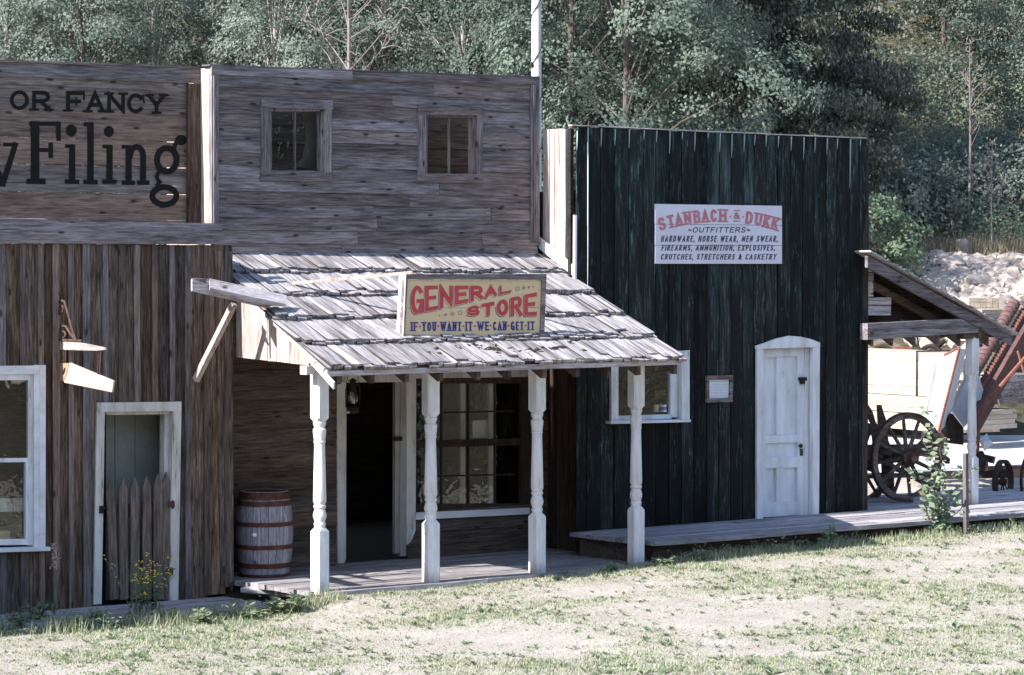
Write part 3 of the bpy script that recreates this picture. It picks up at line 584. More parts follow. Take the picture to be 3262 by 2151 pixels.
# gable boards at the porch's left end
xg = -.15; t = MB()
for (pa, pb) in (((752, 1138), (851, 1149)), ((853, 1150), (879, 1152)), ((881, 1152), (922, 1157)), ((924, 1158), (952, 1161)), ((953, 1161), (983, 1164))):
    a, b = PX(*pa, xg), PX(*pb, xg); t.prism([a, b, (xg, b.y, zr(b.y) - .07), (xg, a.y, zr(a.y) - .07)], (.022, 0, 0))
gb = t.build('gable_boards', 'lz', store)
a = PX(975, 1178, xg); t = MB(); t.box((xg - .08, -.1, 2.27), (xg + .1, .02, 2.36)); t.build('beam_end', 'wpo', store)
t = MB(); a, b = PX(990, 1142, xg - .01), PX(1063, 1213, xg - .01); t.plank((xg - .03, .0, zr(0) - .09), (xg - .03, -.52, 2.13), (.02, 0, 0), (0, .0, .075)); t.build('rake_board', 'lx', store)
# posts
def post_mesh():
    m = MB(); hw = .076; c = .016
    def blk(z0, z1, fl, fh):
        rings = []
        for z, k in ((z0, .05 if fl else 0), (z0 + (.045 if fl else 0), 0), (z1 - (.045 if fh else 0), 0), (z1, .05 if fh else 0)):
            a = hw - k * .5; cc = c if not k else a * .55
            rings.append([(a, -a + cc, z), (a, a - cc, z), (a - cc, a, z), (-a + cc, a, z), (-a, a - cc, z), (-a, -a + cc, z), (-a + cc, -a, z), (a - cc, -a, z)])
        vs = [p for r in rings for p in r]; fs = [(i * 8 + k, i * 8 + (k + 1) % 8, i * 8 + 8 + (k + 1) % 8, i * 8 + 8 + k) for i in range(3) for k in range(8)] + [tuple(range(7, -1, -1)), tuple(24 + k for k in range(8))]
        m.add(vs, fs, (.5, .5, .5))
    blk(-.03, .67, False, True); blk(1.765, 2.30, True, False)
    m.lathe([(.05, .66), (.062, .69), (.062, .71), (.054, .725), (.058, .74), (.070, .775), (.071, .80), (.062, .835), (.055, .855), (.056, .865), (.066, .875), (.066, .895), (.056, .905), (.060, .915), (.070, .94), (.0695, .97), (.063, 1.25), (.056, 1.54), (.056, 1.548), (.063, 1.552), (.063, 1.566), (.058, 1.572), (.066, 1.63), (.070, 1.665), (.070, 1.69), (.060, 1.70), (.055, 1.715), (.066, 1.74), (.070, 1.765), (.05, 1.79)], n=24, rnd=(.5, .5, .5))
    return m
pm = post_mesh().build('porch_post', 'wpp', None, 35); pm.parent = store
for i, (x, rz) in enumerate(((0, 4), (1.44, -5), (2.9, 8), (4.34, -4))):
    o = pm if i == 0 else pm.copy()
    if i: COL.objects.link(o); o.parent = store
    o.location = Vector((x, 0, 0)) - store.location; o.rotation_euler = (0, 0, R(rz))

# ---------------- dark outfitter's shop
XD0, XD1 = PY(1836, 420, YR - YR + YL).x, PY(2746, 900, YL).x
ZD = PY(2300, 424, YL).z; ZDB = .262
dark = thing('outfitters_shop', 'tall windowless-topped shop front of peeling black-green vertical boards', 'building', (7, YL, ZDB))
DW = rect(YL, 1955, 1130, 2190, 1340); DD = rect(YL, 2425, 1095, 2600, 1650)
def dtop(x): return PY(1836, 403, YL).z + (x - XD0) / (XD1 - XD0) * (PY(2744, 443, YL).z - PY(1836, 403, YL).z)
seam_px = [1836, 1870, 1913, 1957, 2002, 2049, 2089, 2131, 2171, 2211, 2253, 2291, 2329, 2368, 2402, 2438, 2477, 2518, 2558, 2594, 2632, 2665, 2706, 2738, 2762]
t = MB(); bk = MB(); edm = flat('bare_board_edge', (.36, .44, .45), var=.15)
for i, (a, b) in enumerate(zip(seam_px, seam_px[1:])):
    x0, x1 = PY(a, 500, YL).x, PY(b, 500, YL).x; y0 = YL + rng.uniform(-.006, .006); lean = rng.uniform(-.004, .004)
    ts = [(ZDB - .02, dtop(x0) + rng.uniform(-.008, .008))]
    xs0, xs1 = x0 + .006, x1 - .007
    for ox0, ox1, oz0, oz1 in (DW, DD):
        cuts = []
        for c, d in ts:
            if xs1 <= ox0 or xs0 >= ox1: cuts.append((xs0, xs1, c, d) if False else (c, d)); continue
            if xs0 < ox0 - .01: t.plank((xs0, y0, oz0), (xs0, y0, oz1), (ox0 - xs0, 0, 0), (0, .025, 0))
            if xs1 > ox1 + .01: t.plank((ox1, y0, oz0), (ox1, y0, oz1), (xs1 - ox1, 0, 0), (0, .025, 0))
            if oz0 > c: cuts.append((c, oz0))
            if d > oz1: cuts.append((oz1, d))
        ts = cuts
    for c, d in ts: t.plank((xs0, y0, c), (xs0 + (lean if d > 4.5 else 0), y0, d), (xs1 - xs0, 0, 0), (0, .025, 0), .0025, .6)
    tl = {1: 1.72, 8: .07, 9: .16, 12: .2, 18: .2, 22: .42}.get(i, rng.uniform(.05, .2)); 
    zt_ = dtop(x0)
    ed = MB(); ed.prism([(x0 + .001, YL - .004, zt_ - tl * 1.5), (x0 + .001, YL - .019, zt_ - tl * .8), (x0 + .001, YL - .023, zt_ - .01), (x0 + .001, YL - .004, zt_ - .01)], (.005, 0, 0)); ed.build('board_edge', edm, dark)
    if i: bk.box((x0 - .04, YL + .034, ZDB), (x0 + .04, YL + .05, dtop(x0) - tl)) if not any(o[0] - .05 < x0 < o[1] + .05 for o in (DW, DD)) else bk.box((x0 - .04, YL + .034, 2.6), (x0 + .04, YL + .05, dtop(x0) - tl))
t.build('front_wall', 'dark', dark); bk.build('backing_battens', 'dkx', dark)
t = MB(); t.plank((XD0 - .08, YL - .02, dtop(XD0) + .004), (XD1 + .05, YL - .02, dtop(XD1) + .004), (0, .07, 0), (0, 0, .014)); t.build('top_cap', 'lx', dark)
t = MB(); t.plank((XD1 + .015, YL + .0, ZDB - .02), (XD1 + .015, YL + .0, 4.93), (.10, 0, 0), (0, .06, 0)); t.build('corner_post', wood('dark_corner_post', 2, (.015, .013, .012), (.04, .034, .03), (.09, .075, .065), None), dark)
# sunlit return wall on the left
xq = PY(1722, 600, 2.02).x; t = MB()
for y0, y1 in ((1.655, 1.80), (1.805, 1.90), (1.905, 2.03)): t.plank((xq + .04, y0, 3.2), (xq + .04, y0, 5.03), (.022, 0, 0), (0, y1 - y0 - .005, 0))
t.build('return_wall', 'lz', dark)
t = MB(); t.plank((xq - .01, 1.545, 3.0), (xq - .01, 1.545, 5.02), (.06, 0, 0), (0, .085, 0)); t.build('return_post', 'wp', dark)
t = MB(); t.plank((XD0 - .05, 1.40, 2.9), (XD0 - .05, 1.40, 5.02), (.05, 0, 0), (0, .05, 0)); t.build('inner_stud', 'dkx', dark)
t = MB(); t.plank((xq - .03, 2.03, zr(2.03) + .05), (xq - .03, 1.36, zr(1.36) + .05), (.03, 0, 0), (0, 0, .13)); t.build('flashing_board', 'wp', dark)
t = MB(); t.plank((xq - .02, YL + .0, zr(1.4)), (xq - .02, YL + .0, 4.0), (.035, 0, 0), (0, .03, 0)); t.build('corner_strip', 'wp', dark)
# shop body behind the front
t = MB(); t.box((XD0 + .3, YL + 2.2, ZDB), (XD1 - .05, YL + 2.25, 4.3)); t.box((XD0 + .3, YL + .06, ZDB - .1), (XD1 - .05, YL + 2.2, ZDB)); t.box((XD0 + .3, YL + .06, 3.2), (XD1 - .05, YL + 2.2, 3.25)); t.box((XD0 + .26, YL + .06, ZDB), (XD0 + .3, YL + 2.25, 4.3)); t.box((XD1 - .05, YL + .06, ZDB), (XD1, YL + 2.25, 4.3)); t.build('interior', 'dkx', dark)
# window
t = MB()
for pts in ([(1948, 1150), (1970, 1148), (1970, 1343), (1948, 1344)], [(2172, 1118), (2197, 1116), (2197, 1339), (2172, 1340)], [(1948, 1120), (2172, 1118), (2172, 1136), (1948, 1140)]): ppoly(t, YL - .035, pts, .06)
for pts in ([(2136, 1136), (2156, 1136), (2158, 1330), (2136, 1330)], [(2157, 1136), (2172, 1136), (2172, 1338), (2159, 1338)], [(1970, 1325), (2140, 1320), (2140, 1334), (1970, 1341)]): ppoly(t, YL + .035, pts, .05)
dwn = t.build('window', 'wp', dark)
t = MB(); ppoly(t, YL - .09, [(1946, 1342), (2201, 1337), (2201, 1345), (1946, 1351)], .14); t.build('sill', 'wpx', dwn)
t = MB(); t.add([PY(x, y, YL + .06) for x, y in ((1968, 1130), (2138, 1130), (2138, 1326), (1968, 1328))], [(0, 1, 2, 3)]); t.build('pane', 'glass', dwn)
# door
t = MB(); ppoly(t, YL - .04, [(2411, 1102), (2442, 1092), (2480, 1078), (2517, 1070), (2550, 1073), (2582, 1080), (2613, 1092), (2613, 1106), (2411, 1112)], .05); ppoly(t, YL - .034, [(2412, 1112), (2431, 1111), (2431, 1653), (2412, 1655)], .06); ppoly(t, YL - .034, [(2590, 1107), (2612, 1106), (2609, 1641), (2588, 1642)], .06)
ppoly(t, YL + .04, [(2565, 1108), (2590, 1107), (2588, 1640), (2563, 1642)], .08)
dfm = t.build('door_frame', 'wp', dark)
t = MB(); yd = YL + .06; X = lambda x, y: (x, y)
def fq(x0, y0, x1, y1, Y, th): ppoly(t, Y, [(x0, y0), (x1, y0 - (x1 - x0) * .03), (x1, y1 - (x1 - x0) * .03), (x0, y1)], th, (.5, .5, .5))
fq(2431, 1112, 2562, 1648, yd + .040, .02)
for q in ((2431, 1112, 2440, 1648), (2541, 1109, 2562, 1645), (2440, 1112, 2541, 1138), (2440, 1388, 2541, 1412), (2440, 1458, 2541, 1492), (2440, 1600, 2541, 1648), (2474, 1138, 2502, 1388), (2474, 1492, 2498, 1600)): fq(*q, yd, .039)
door = t.build('door', 'wdoor', dark)
t = MB(); c = PY(2555, 1421, yd - .05); t.lathe([(.01, 0), (.026, .012), (.028, .025), (.018, .04), (.01, .055)], c, 12, (0, 1, 0)); t.build('knob', 'iron', door, 40)
t = MB(); ppoly(t, yd - .008, [(2549, 1430), (2558, 1430), (2558, 1452), (2549, 1452)], .007); t.build('lock_plate', 'rust', door)
t = MB(); ppoly(t, yd - .04, [(2548, 1202), (2571, 1202), (2571, 1213), (2548, 1213)], .03); ppoly(t, yd - .045, [(2551, 1212), (2566, 1212), (2564, 1224), (2553, 1224)], .03); t.build('padlock', 'iron', door)

# ================================================================== signs and small things on the fronts
# GENERAL STORE sign, standing on the porch roof
ys = PP(1510, 1069, (0, -.4, zr(-.4) + .03), PN).y
sg = thing('shop_sign', 'cream board sign reading GENERAL STORE in red, standing on the porch shingles', 'sign', PY(1510, 1069, ys))
t = MB(); ppoly(t, ys, [(1299, 892), (1728, 893), (1722, 1068), (1289, 1074)], .02, (.5, .5, .5)); t.build('sign_board', 'cream', sg)
t = MB()
for pts in ([(1292, 874), (1741, 873), (1741, 892), (1292, 891)], [(1728, 892), (1741, 891), (1734, 1068), (1722, 1068)], [(1290, 891), (1299, 891), (1289, 1075), (1281, 1075)]): ppoly(t, ys - .022, pts, .06)
t.build('sign_frame', 'gx', sg)
a, b = PY(1290, 874, ys), PY(1281, 1075, ys); t = MB(); t.prism([a + Vector((-.012, -.03, 0)), a + Vector((-.012, .09, 0)), b + Vector((-.012, .09, 0)), b + Vector((-.012, -.03, 0))], (.01, 0, 0)); t.build('side_batten', 'wp', sg)
t = MB()
for x in (1722,): p = PY(x, 900, ys + .03); q = Vector((p.x, p.y + .55, zr(p.y + .55))); t.beam(p, q, .035, .035); t.beam(PY(x, 1060, ys + .03) , (p.x, p.y + .25, zr(p.y + .25)), .03, .03)
t.build('back_brace', 'gx', sg)
L2 = zpl(ys, 1260, 850, 4.573, .0032); LS = zpl(ys, 1260, 850, 4.573, .0020); rl, bl = MB(), MB()
def warp(pl, tops, bots, dx=0, dy=0):   # tops/bots: functions of x giving the letter's edges
    return lambda x0, x1: (lambda s, v, e: pl(x0 + s * (x1 - x0) + dx, bots(x0 + s * (x1 - x0)) * (1 - v) + tops(x0 + s * (x1 - x0)) * v + dy, e))
LE = lambda xa, ya, xb, yb: (lambda x: ya + (x - xa) / (xb - xa) * (yb - ya))
T1, B1 = LE(210, 276, 1700, 276), LE(240, 706, 1690, 372); T2, B2 = LE(1040, 588, 2065, 370), LE(1040, 716, 2050, 716)
sets = [(c, x0, x1, T1, B1) for c, x0, x1 in (('G', 222, 412), ('E', 428, 618), ('N', 640, 838), ('E', 862, 1062), ('R', 1086, 1276), ('A', 1300, 1478), ('L', 1512, 1690))] + [(c, x0, x1, T2, B2) for c, x0, x1 in (('S', 1040, 1225), ('T', 1255, 1440), ('O', 1470, 1645), ('R', 1672, 1846), ('E', 1872, 2060))]
for c, x0, x1, T, B in sets:
    xm = (x0 + x1) / 2; asp = (x1 - x0) / (B(xm) - T(xm)); th = min(.30, 58 / (B(xm) - T(xm)) )
    text(bl, c, warp(LS, T, B, -15, 19)(x0, x1), th, 0, wide=asp / G[c][0]); text(rl, c, warp(L2, T, B)(x0, x1), th, 0, wide=asp / G[c][0])
# a rim of board colour keeps the blue shade off the red face
cr = MB(); LC = zpl(ys, 1260, 850, 4.573, .0038)
for c, x0, x1, T, B in sets:
    xm = (x0 + x1) / 2; asp = (x1 - x0) / (B(xm) - T(xm)); th = min(.36, 70 / (B(xm) - T(xm)))
    text(cr, c, warp(zpl(ys, 1260, 850, 4.573, .0026), T, B, -6, 8)(x0, x1), th, 0, wide=asp / G[c][0])
for cx, cy, r in ((1775, 320, 42), (1868, 308, 30), (1942, 300, 18), (942, 670, 44), (828, 690, 33), (728, 700, 22)): star2(bl, LC, cx, cy, r, 6)
disc2(bl, LC, 2003, 292, 9, 9); disc2(bl, LC, 643, 712, 9, 9)
for wd, x0, x1, ya, yb in (('IF', 226, 326, 806, 938), ('YOU', 388, 592, 805, 938), ('WANT', 655, 960, 803, 936), ('IT', 1022, 1125, 800, 934), ('WE', 1190, 1365, 798, 930), ('CAN', 1420, 1620, 798, 928), ('GET', 1678, 1868, 797, 926), ('IT', 1928, 2030, 796, 923)):
    asp = (x1 - x0) / (yb - ya); sp = .13; text(bl, wd, boxed(LC, x0, ya, x1, yb), .17, .13, sp, (asp - sp * (len(wd) - 1)) / sum(G[c][0] for c in wd))
for cx, cy in ((356, 870), (622, 868), (990, 866), (1157, 863), (1387, 858), (1646, 860), (1898, 858)): dm = MB(); disc2(dm, L2, cx, cy, 15, 15, 12); dm.build('red_dot', 'red', sg, recalc=False)
crk = MB(); L, Rr = ribbon([(x, 6.05 - .1 * x / 21) for x in (1.65, 6, 10, 16, 21.2)], .035); emit(crk, lambda X, Y, e: PY(1260 + X * 100 / 4.573, 850 + Y * 100 / 4.573, ys - .0015 - e), L, Rr); crk.build('board_seam', 'blk', sg, recalc=False)
bl.build('blue_lettering', 'blue', sg, recalc=False); cr.build('letter_rim', 'cream', sg, recalc=False); rl.build('red_lettering', 'red', sg, recalc=False)
# loose lath from the roof to the sign
t = MB(); a = roofpt(932, 909) + Vector((0, 0, .02)); b = PY(1311, 868, ys + .02); t.beam(a, b + (b - a) * .01, .03, .032)
tag(t.build('loose_lath', 'lz'), 'thin bleached lath leaning from the porch shingles to the cream sign', 'lath')
# STANBACH sign
so_ = thing('shop_sign', 'pale lilac board sign headed STANBACH & DUKK on the dark vertical boards', 'sign', PY(2290, 841, YL))
yq = YL - .035; t = MB()
for a, b in ((0, .335), (.34, .685), (.69, 1)):
    ppoly(t, yq, [(2089, 650 + 191 * a), (2491, 656 + 185 * a), (2491, 656 + 185 * b - .4), (2088, 650 + 191 * b - .4)], .025, (.5, .5, .5))
t.build('sign_board', 'signw', so_)
L3 = zpl(yq, 1650, 370, 2.0678, .003); pk, gk = MB(), MB()
def archy(x): return ((x - 1325) / 400) ** 2
for c, x0, x1 in (('S', 925, 972), ('T', 985, 1030), ('A', 1035, 1085), ('N', 1094, 1142), ('B', 1155, 1202), ('A', 1210, 1258), ('C', 1268, 1312), ('H', 1325, 1375), ('D', 1500, 1548), ('U', 1562, 1608), ('K', 1618, 1662), ('K', 1672, 1718)):
    def pl(s, v, e, x0=x0, x1=x1):
        x = x0 + s * (x1 - x0); yb = 698 + 62 * archy(x); x += (v - .5) * 26 * (x - 1325) / 400 * -.0 + (v - .5) * 20 * (x - 1325) / 400
        return L3(x, yb - v * (85 - 0 * archy(x)) , e)
    text(pk, c, pl, .20, .17 if c not in 'SCD' else 0, wide=(x1 - x0) / 85 / G[c][0])
text(pk, '&', boxed(L3, 1420, 634, 1464, 680), .2, 0, wide=44 / 46 / .85); disc2(pk, L3, 1399, 662, 6, 6, 10); disc2(pk, L3, 1484, 664, 6, 6, 10)
for y in (622, 692): L, Rr = ribbon([(14.22, y / 100), (14.62, y / 100)], .06); emit(pk, lambda X, Y, e: L3(X * 100, Y * 100, e), L, Rr)
def line(mb, s, x0, x1, y0, y1, slant=8, th=.17, sp=.2):
    asp = (x1 - x0) / (y1 - y0); text(mb, s, lambda q, v, e: L3(x0 + q * (x1 - x0) + slant * (v - .5), y1 - v * (y1 - y0), e), th, 0, sp, (asp - sp * (len(s) - 1)) / sum(G[c][0] for c in s))
line(gk, '~OUTFITTERS~', 1122, 1530, 731, 768); line(gk, 'HARDWARE, HORSE WEAR, MEN SWEAR,', 944, 1712, 788, 829); line(gk, 'FIREARMS, AMMUNITION, EXPLOSIVES,', 948, 1693, 848, 887); line(gk, 'CRUTCHES, STRETCHERS & CASKETRY', 943, 1702, 908, 946)
pk.build('red_lettering', 'pink', so_, recalc=False); gk.build('grey_lettering', 'grytx', so_, recalc=False)
# framed notice
nf = thing('framed_notice', 'small wooden-framed paper notice on dark boards beside the white door', 'notice', PY(2294, 1283, YL))
t = MB()
for pts in ([(2252, 1197), (2336, 1195), (2336, 1209), (2252, 1211)], [(2252, 1269), (2334, 1268), (2334, 1281), (2252, 1283)], [(2252, 1211), (2260, 1211), (2260, 1269), (2252, 1269)], [(2325, 1209), (2336, 1209), (2334, 1268), (2324, 1268)]): ppoly(t, YL - .035, pts, .03)
t.build('frame', 'gx', nf)
t = MB(); ppoly(t, YL - .015, [(2260, 1211), (2325, 1209), (2324, 1270), (2260, 1270)], .006, (.5, .5, .5)); t.build('sheet', 'paper', nf)
t = MB()
for i in range(11):
    y = 1215 + i * 4.9; x = 2263
    while x < 2318:
        x2 = min(2320, x + rng.uniform(3, 9)); t.add([PY(a, b, YL - .017) for a, b in ((x, y), (x2, y - .2), (x2, y + 1.3), (x, y + 1.5))], [(0, 1, 2, 3)]); x = x2 + rng.uniform(1, 2.4)
t.build('handwriting', flat('grey_ink', (.32, .33, .4), var=.2), nf, recalc=False)
# tins in the outfitters' window
for px, w_, lab, m in ((2090, 14, 'yellowish tin standing behind the glass of the white-framed window', 'can'), (2112, 18, 'larger blue and white tin behind the glass of the white-framed window', 'paper')):
    c = PY(px, 1312, YL + .10); c.z -= .0; r = w_ / 2 / 238; r *= 1.15; k = thing('tin_can', lab, 'tin', c); h = .088
    t = MB(); t.lathe([(r, 0), (r, h)], c, 16); t.build('body', m, k, 40); t = MB(); t.lathe([(r * 1.02, h * .25), (r * 1.03, h * .28), (r * 1.03, h * .68), (r * 1.02, h * .7)], c, 16); t.build('tin_band', 'canb' if m == 'paper' else 'cream', k, 40)
    t = MB(); t.lathe([(r * 1.04, h), (r * 1.04, h + .006), (r * .9, h + .006)], c, 16); t.build('lid', 'iron', k, 40)
t = MB(); ppoly(t, YL + .072, [(1972, 1327), (2136, 1325), (2136, 1331), (1972, 1333)], .2); t.build('display_shelf', 'wpx', dwn)
# ---------------- hanging saw sign on its bracket
xs = PY(188, 1090, YL - .01).x
sw = thing('hanging_saw_sign', 'saw-shaped wooden sign hanging by chains from a scrolled iron wall bracket', 'sign', PY(188, 1090, YL))
def S2(x, y): return PX(x / 2.4118, 850 + y / 2.4118, xs)          # pixels of the close-up onto the sign's own plane
t = MB(); t.tube([S2(430, 200), S2(440, 575)], .016); t.tube([S2(428, 205), S2(462, 205)], .012)
t.tube([S2(445, 285), S2(470, 258), S2(495, 268), S2(525, 370), S2(560, 500), S2(588, 572)], .013, 6)
t.tube([S2(*p) for p in arc(468, 325, 19, 30, 150, -100, 10)] + [S2(455, 372), S2(448, 345)], .012, 6)
t.tube([S2(465, 552), S2(462, 490), S2(478, 455), S2(505, 458), S2(545, 520), S2(590, 572)], .013, 6)
t.tube([S2(*p) for p in arc(487, 522, 16, 24, 200, -120, 10)], .012, 6); t.tube([S2(440, 560), S2(520, 566), S2(630, 570)], .013, 6); t.build('bracket', 'rust', sw, 50)
bw_ = wood('bleached_saw_wood', 1, (.15, .12, .11), (.26, .22, .205), (.38, .34, .325), None, knots=0)
t = MB(); t.prism([S2(446, 562), S2(600, 580), S2(800, 620), S2(806, 638), S2(750, 645), S2(446, 637)], (.02, 0, 0)); t.build('arm_board', bw_, sw)
for (xa, ya, xb, yb) in ((492, 640, 490, 742), (762, 645, 752, 828)):
    t = MB(); n = int((yb - ya) / 9)
    for i in range(n): p = S2(xa + (xb - xa) * (i + .5) / n, ya + (yb - ya) * (i + .5) / n) + Vector((.01, 0, 0)); t.torus(p, .017, .0045, ((1, .2, 0) if i % 2 else (.2, 1, 0)), 10, 5)
    t.build('chain', 'rust', sw)
t = MB(); pts = [(463, 742), (500, 746), (540, 738), (560, 748), (835, 862), (872, 878), (860, 962)]; n = 34; lo = [(860 + (495 - 860) * i / n, 962 + (888 - 962) * i / n + (4 if i % 2 else 0)) for i in range(1, n)]
t.prism([S2(*p) for p in pts] + [S2(*p) for p in lo] + [S2(490, 886)], (.02, 0, 0)); t.build('saw_blade', flat('cream_saw_paint', (.40, .33, .275), var=.12), sw)
t = MB(); q = [(460, 740), (530, 742), (522, 800), (505, 850), (490, 880), (455, 874), (466, 800)]; t.prism([S2(*p) + Vector((-.006, 0, 0)) for p in q], (.032, 0, 0)); t.build('saw_handle', flat('tan_handle', (.36, .22, .14), var=.15), sw)
t = MB(); q = [(500, 775), (508, 775), (506, 800), (496, 828), (486, 828), (488, 800)]; t.prism([S2(*p) + Vector((-.0075, 0, 0)) for p in q], (.035, 0, 0)); t.build('handle_hole', 'brick', sw)
t = MB(); LSW = lambda x, y, e: S2(x, y) + Vector((-.002 - e, 0, 0))
def sl(s, x0, x1, ya, yb, h): text(t, s, lambda q, v, e: LSW(x0 + q * (x1 - x0), ya + q * (yb - ya) - v * h, e), .2, .1, .22)
sl('SAWS', 562, 690, 868, 905, 62); t.build('lettering', flat('faded_white_letters', (.62, .59, .56), var=.05), sw, recalc=False); t = MB(); sl('FILED', 708, 812, 908, 926, 48); t.build('lettering', flat('faded_white_lettering', (.62, .59, .56), var=.05), sw, recalc=False)
# ---------------- broken wooden gutter at the porch corner
Yg = .72; gt = thing('wooden_gutter', 'broken V-shaped plank gutter jutting from the porch corner past the brown shop', 'gutter', PY(760, 940, Yg))
def G5(x, y, Y=Yg): return PY(580 + x / 2.9, 750 + y / 2.9, Y)
t = MB(); q = [G5(95, 405), G5(95, 515), G5(780, 672), G5(860, 640)]; t.prism([q[0], q[1], q[2], q[3]], (0, .03, 0)); t.build('front_plank', 'lx', gt)
t = MB(); q = [G5(255, 398, Yg + .02), G5(965, 553, Yg + .02), G5(960, 635, Yg - .12), G5(700, 606, Yg - .12), G5(258, 486, Yg - .12)]; t.prism(q, (0, .012, -.03)); t.build('back_plank', 'lx', gt)
t = MB(); t.prism([G5(95, 395, Yg + .15), G5(250, 400, Yg + .15), G5(250, 470, Yg + .1), G5(95, 405, Yg + .02)], (0, .02, 0)); t.build('cracked_board', 'gx', gt)
t = MB(); t.beam(G5(478, 650, Yg + .1) + Vector((0, 0, .02)), G5(125, 1340, YL - .06), .055, .07, (0, 1, 0)); t.build('brace', 'lz', gt)
# ---------------- lantern
yl = .95; lc = PY(1124, 1317, yl); sc = 285.
ln = thing('oil_lantern', 'dark iron oil lantern hanging under the porch rafters by the open doorway', 'lantern', lc)
t = MB(); t.lathe([(.0, 0), (.068, .0), (.072, .012), (.070, .05), (.058, .066), (.035, .075), (.03, .085)], lc, 20); t.build('fuel_tank', 'iron', ln, 40)
t = MB(); t.lathe([(.034, .085), (.055, .12), (.062, .155), (.055, .2), (.038, .235)], lc, 20); t.build('glass_chimney', 'lglass', ln, 60)
t = MB(); t.lathe([(.04, .235), (.045, .25), (.036, .275), (.036, .30), (.05, .305), (.036, .335), (.03, .35), (.055, .352), (.02, .375), (.008, .385)], lc, 20); t.build('cap', 'iron', ln, 40)
t = MB()
for s in (-1, 1): t.tube([lc + Vector((s * .045, 0, .05)), lc + Vector((s * .092, 0, .07)), lc + Vector((s * .094, 0, .25)), lc + Vector((s * .075, 0, .31)), lc + Vector((s * .035, 0, .325))], .008, 6)
t.torus(lc + Vector((0, 0, .15)), .064, .003, (1, 0, 0), 20, 5); t.build('side_tubes', 'iron', ln, 50)
t = MB(); t.tube([lc + Vector((.09 * math.cos(R(a)), 0, .29 + .16 * math.sin(R(a)) )) for a in range(0, 181, 15)], .003, 5); t.tube([lc + Vector((0, 0, .445)), Vector((lc.x, lc.y, zr(lc.y) - .1))], .003, 5); t.build('bail', 'iron', ln, 50)
t = MB(); t.lathe([(.013, 0), (.013, .02), (.006, .022)], lc + Vector((-.085, -.02, .015)), 10, (0, -1, 0)); t.build('filler_knob', 'wpo', ln, 40)
# ---------------- barrel
bc = PZ(845, 1838, .0); bc = Vector((.02 + .29, 1.66, .01)); 
bc = PY(843, 1826, 1.62); bc.z = .005
br = thing('wooden_barrel', 'grey wooden barrel with red iron hoops standing in the porch corner', 'barrel', bc)
H = .93
def brad(z): return .262 + .052 * (1 - ((z - H / 2) / (H / 2)) ** 2)
t = MB(); n = 22
for i in range(n):
    a0, a1 = 2 * math.pi * i / n + .008, 2 * math.pi * (i + 1) / n - .008; vs = []; zs = [0, .12, .28, .46, .64, .8, H]; dr = rng.uniform(-.002, .002)
    for z in zs:
        for a in (a0, (a0 + a1) / 2, a1): r = brad(z) + dr; vs.append(bc + Vector((r * math.cos(a), r * math.sin(a), z)))
        for a in (a1, a0): r = brad(z) - .02; vs.append(bc + Vector((r * math.cos(a), r * math.sin(a), z)))
    fs = [(j * 5 + k, j * 5 + (k + 1) % 5, j * 5 + 5 + (k + 1) % 5, j * 5 + 5 + k) for j in range(len(zs) - 1) for k in range(5)] + [(4, 3, 2, 1, 0), tuple((len(zs) - 1) * 5 + k for k in range(5))]; t.add(vs, fs)
t.lathe([(.0, .05), (.245, .05), (.245, .02)], bc, 22); t.build('staves', 'barrel', br)
t = MB(); t.lathe([(.0, H - .03), (.252, H - .03), (.252, H - .05)], bc, 24, rnd=(.1, .1, .1)); t.build('lid', 'bx', br)
for z0, z1 in ((.845, .925), (.775, .83), (.555, .60), (.305, .35), (.095, .15), (.0, .03)):
    t = MB(); t.lathe([(brad(z0) - .004, z0), (brad(z0) + .008, z0), (brad(z1) + .008, z1), (brad(z1) - .004, z1)], bc, 40); t.build('hoop', 'hoop', br, 40)
p = bc + Vector((-.25, -.19, .47)); t = MB(); t.lathe([(.024, 0), (.024, .02), (.012, .03)], p, 12, (-.8, -.6, 0)); t.build('bung', 'paper', br, 40)
p = bc + Vector((-.23, -.17, .17)); t = MB(); t.lathe([(.013, 0), (.013, .03), (.006, .035)], p, 10, (-.8, -.6, 0)); t.build('tap_stub', 'blue', br, 40)
# ---------------- utility pole
dp = 40.; pb = PD(1709, 250, dp); pt = PD(1709, -220, dp); up_ = thing('utility_pole', 'round bleached pole with a spiralling wire rising behind the grey store front', 'pole', (pb.x, pb.y, .2))
t = MB(); t.tube([(pb.x, pb.y, .1), (pb.x, pb.y, 4), (pb.x, pb.y, 9.2)], [.075, .072, .066], 16); t.build('shaft', flat('bleached_pole_wood', (.60, .56, .55), var=.2, scale=5), up_, 50)
t = MB(); t.tube([Vector((pb.x + (.082) * math.cos(a * .9), pb.y + (.082) * math.sin(a * .9), 4.5 + a * .10)) for a in range(0, 45)], .006, 5); t.build('wire', 'iron', up_, 50)
for z in (6.2, 7.6): t = MB(); t.lathe([(.02, 0), (.03, .03), (.02, .07)], (pb.x - .085, pb.y, z), 10); t.build('insulator', 'iron', up_, 40)
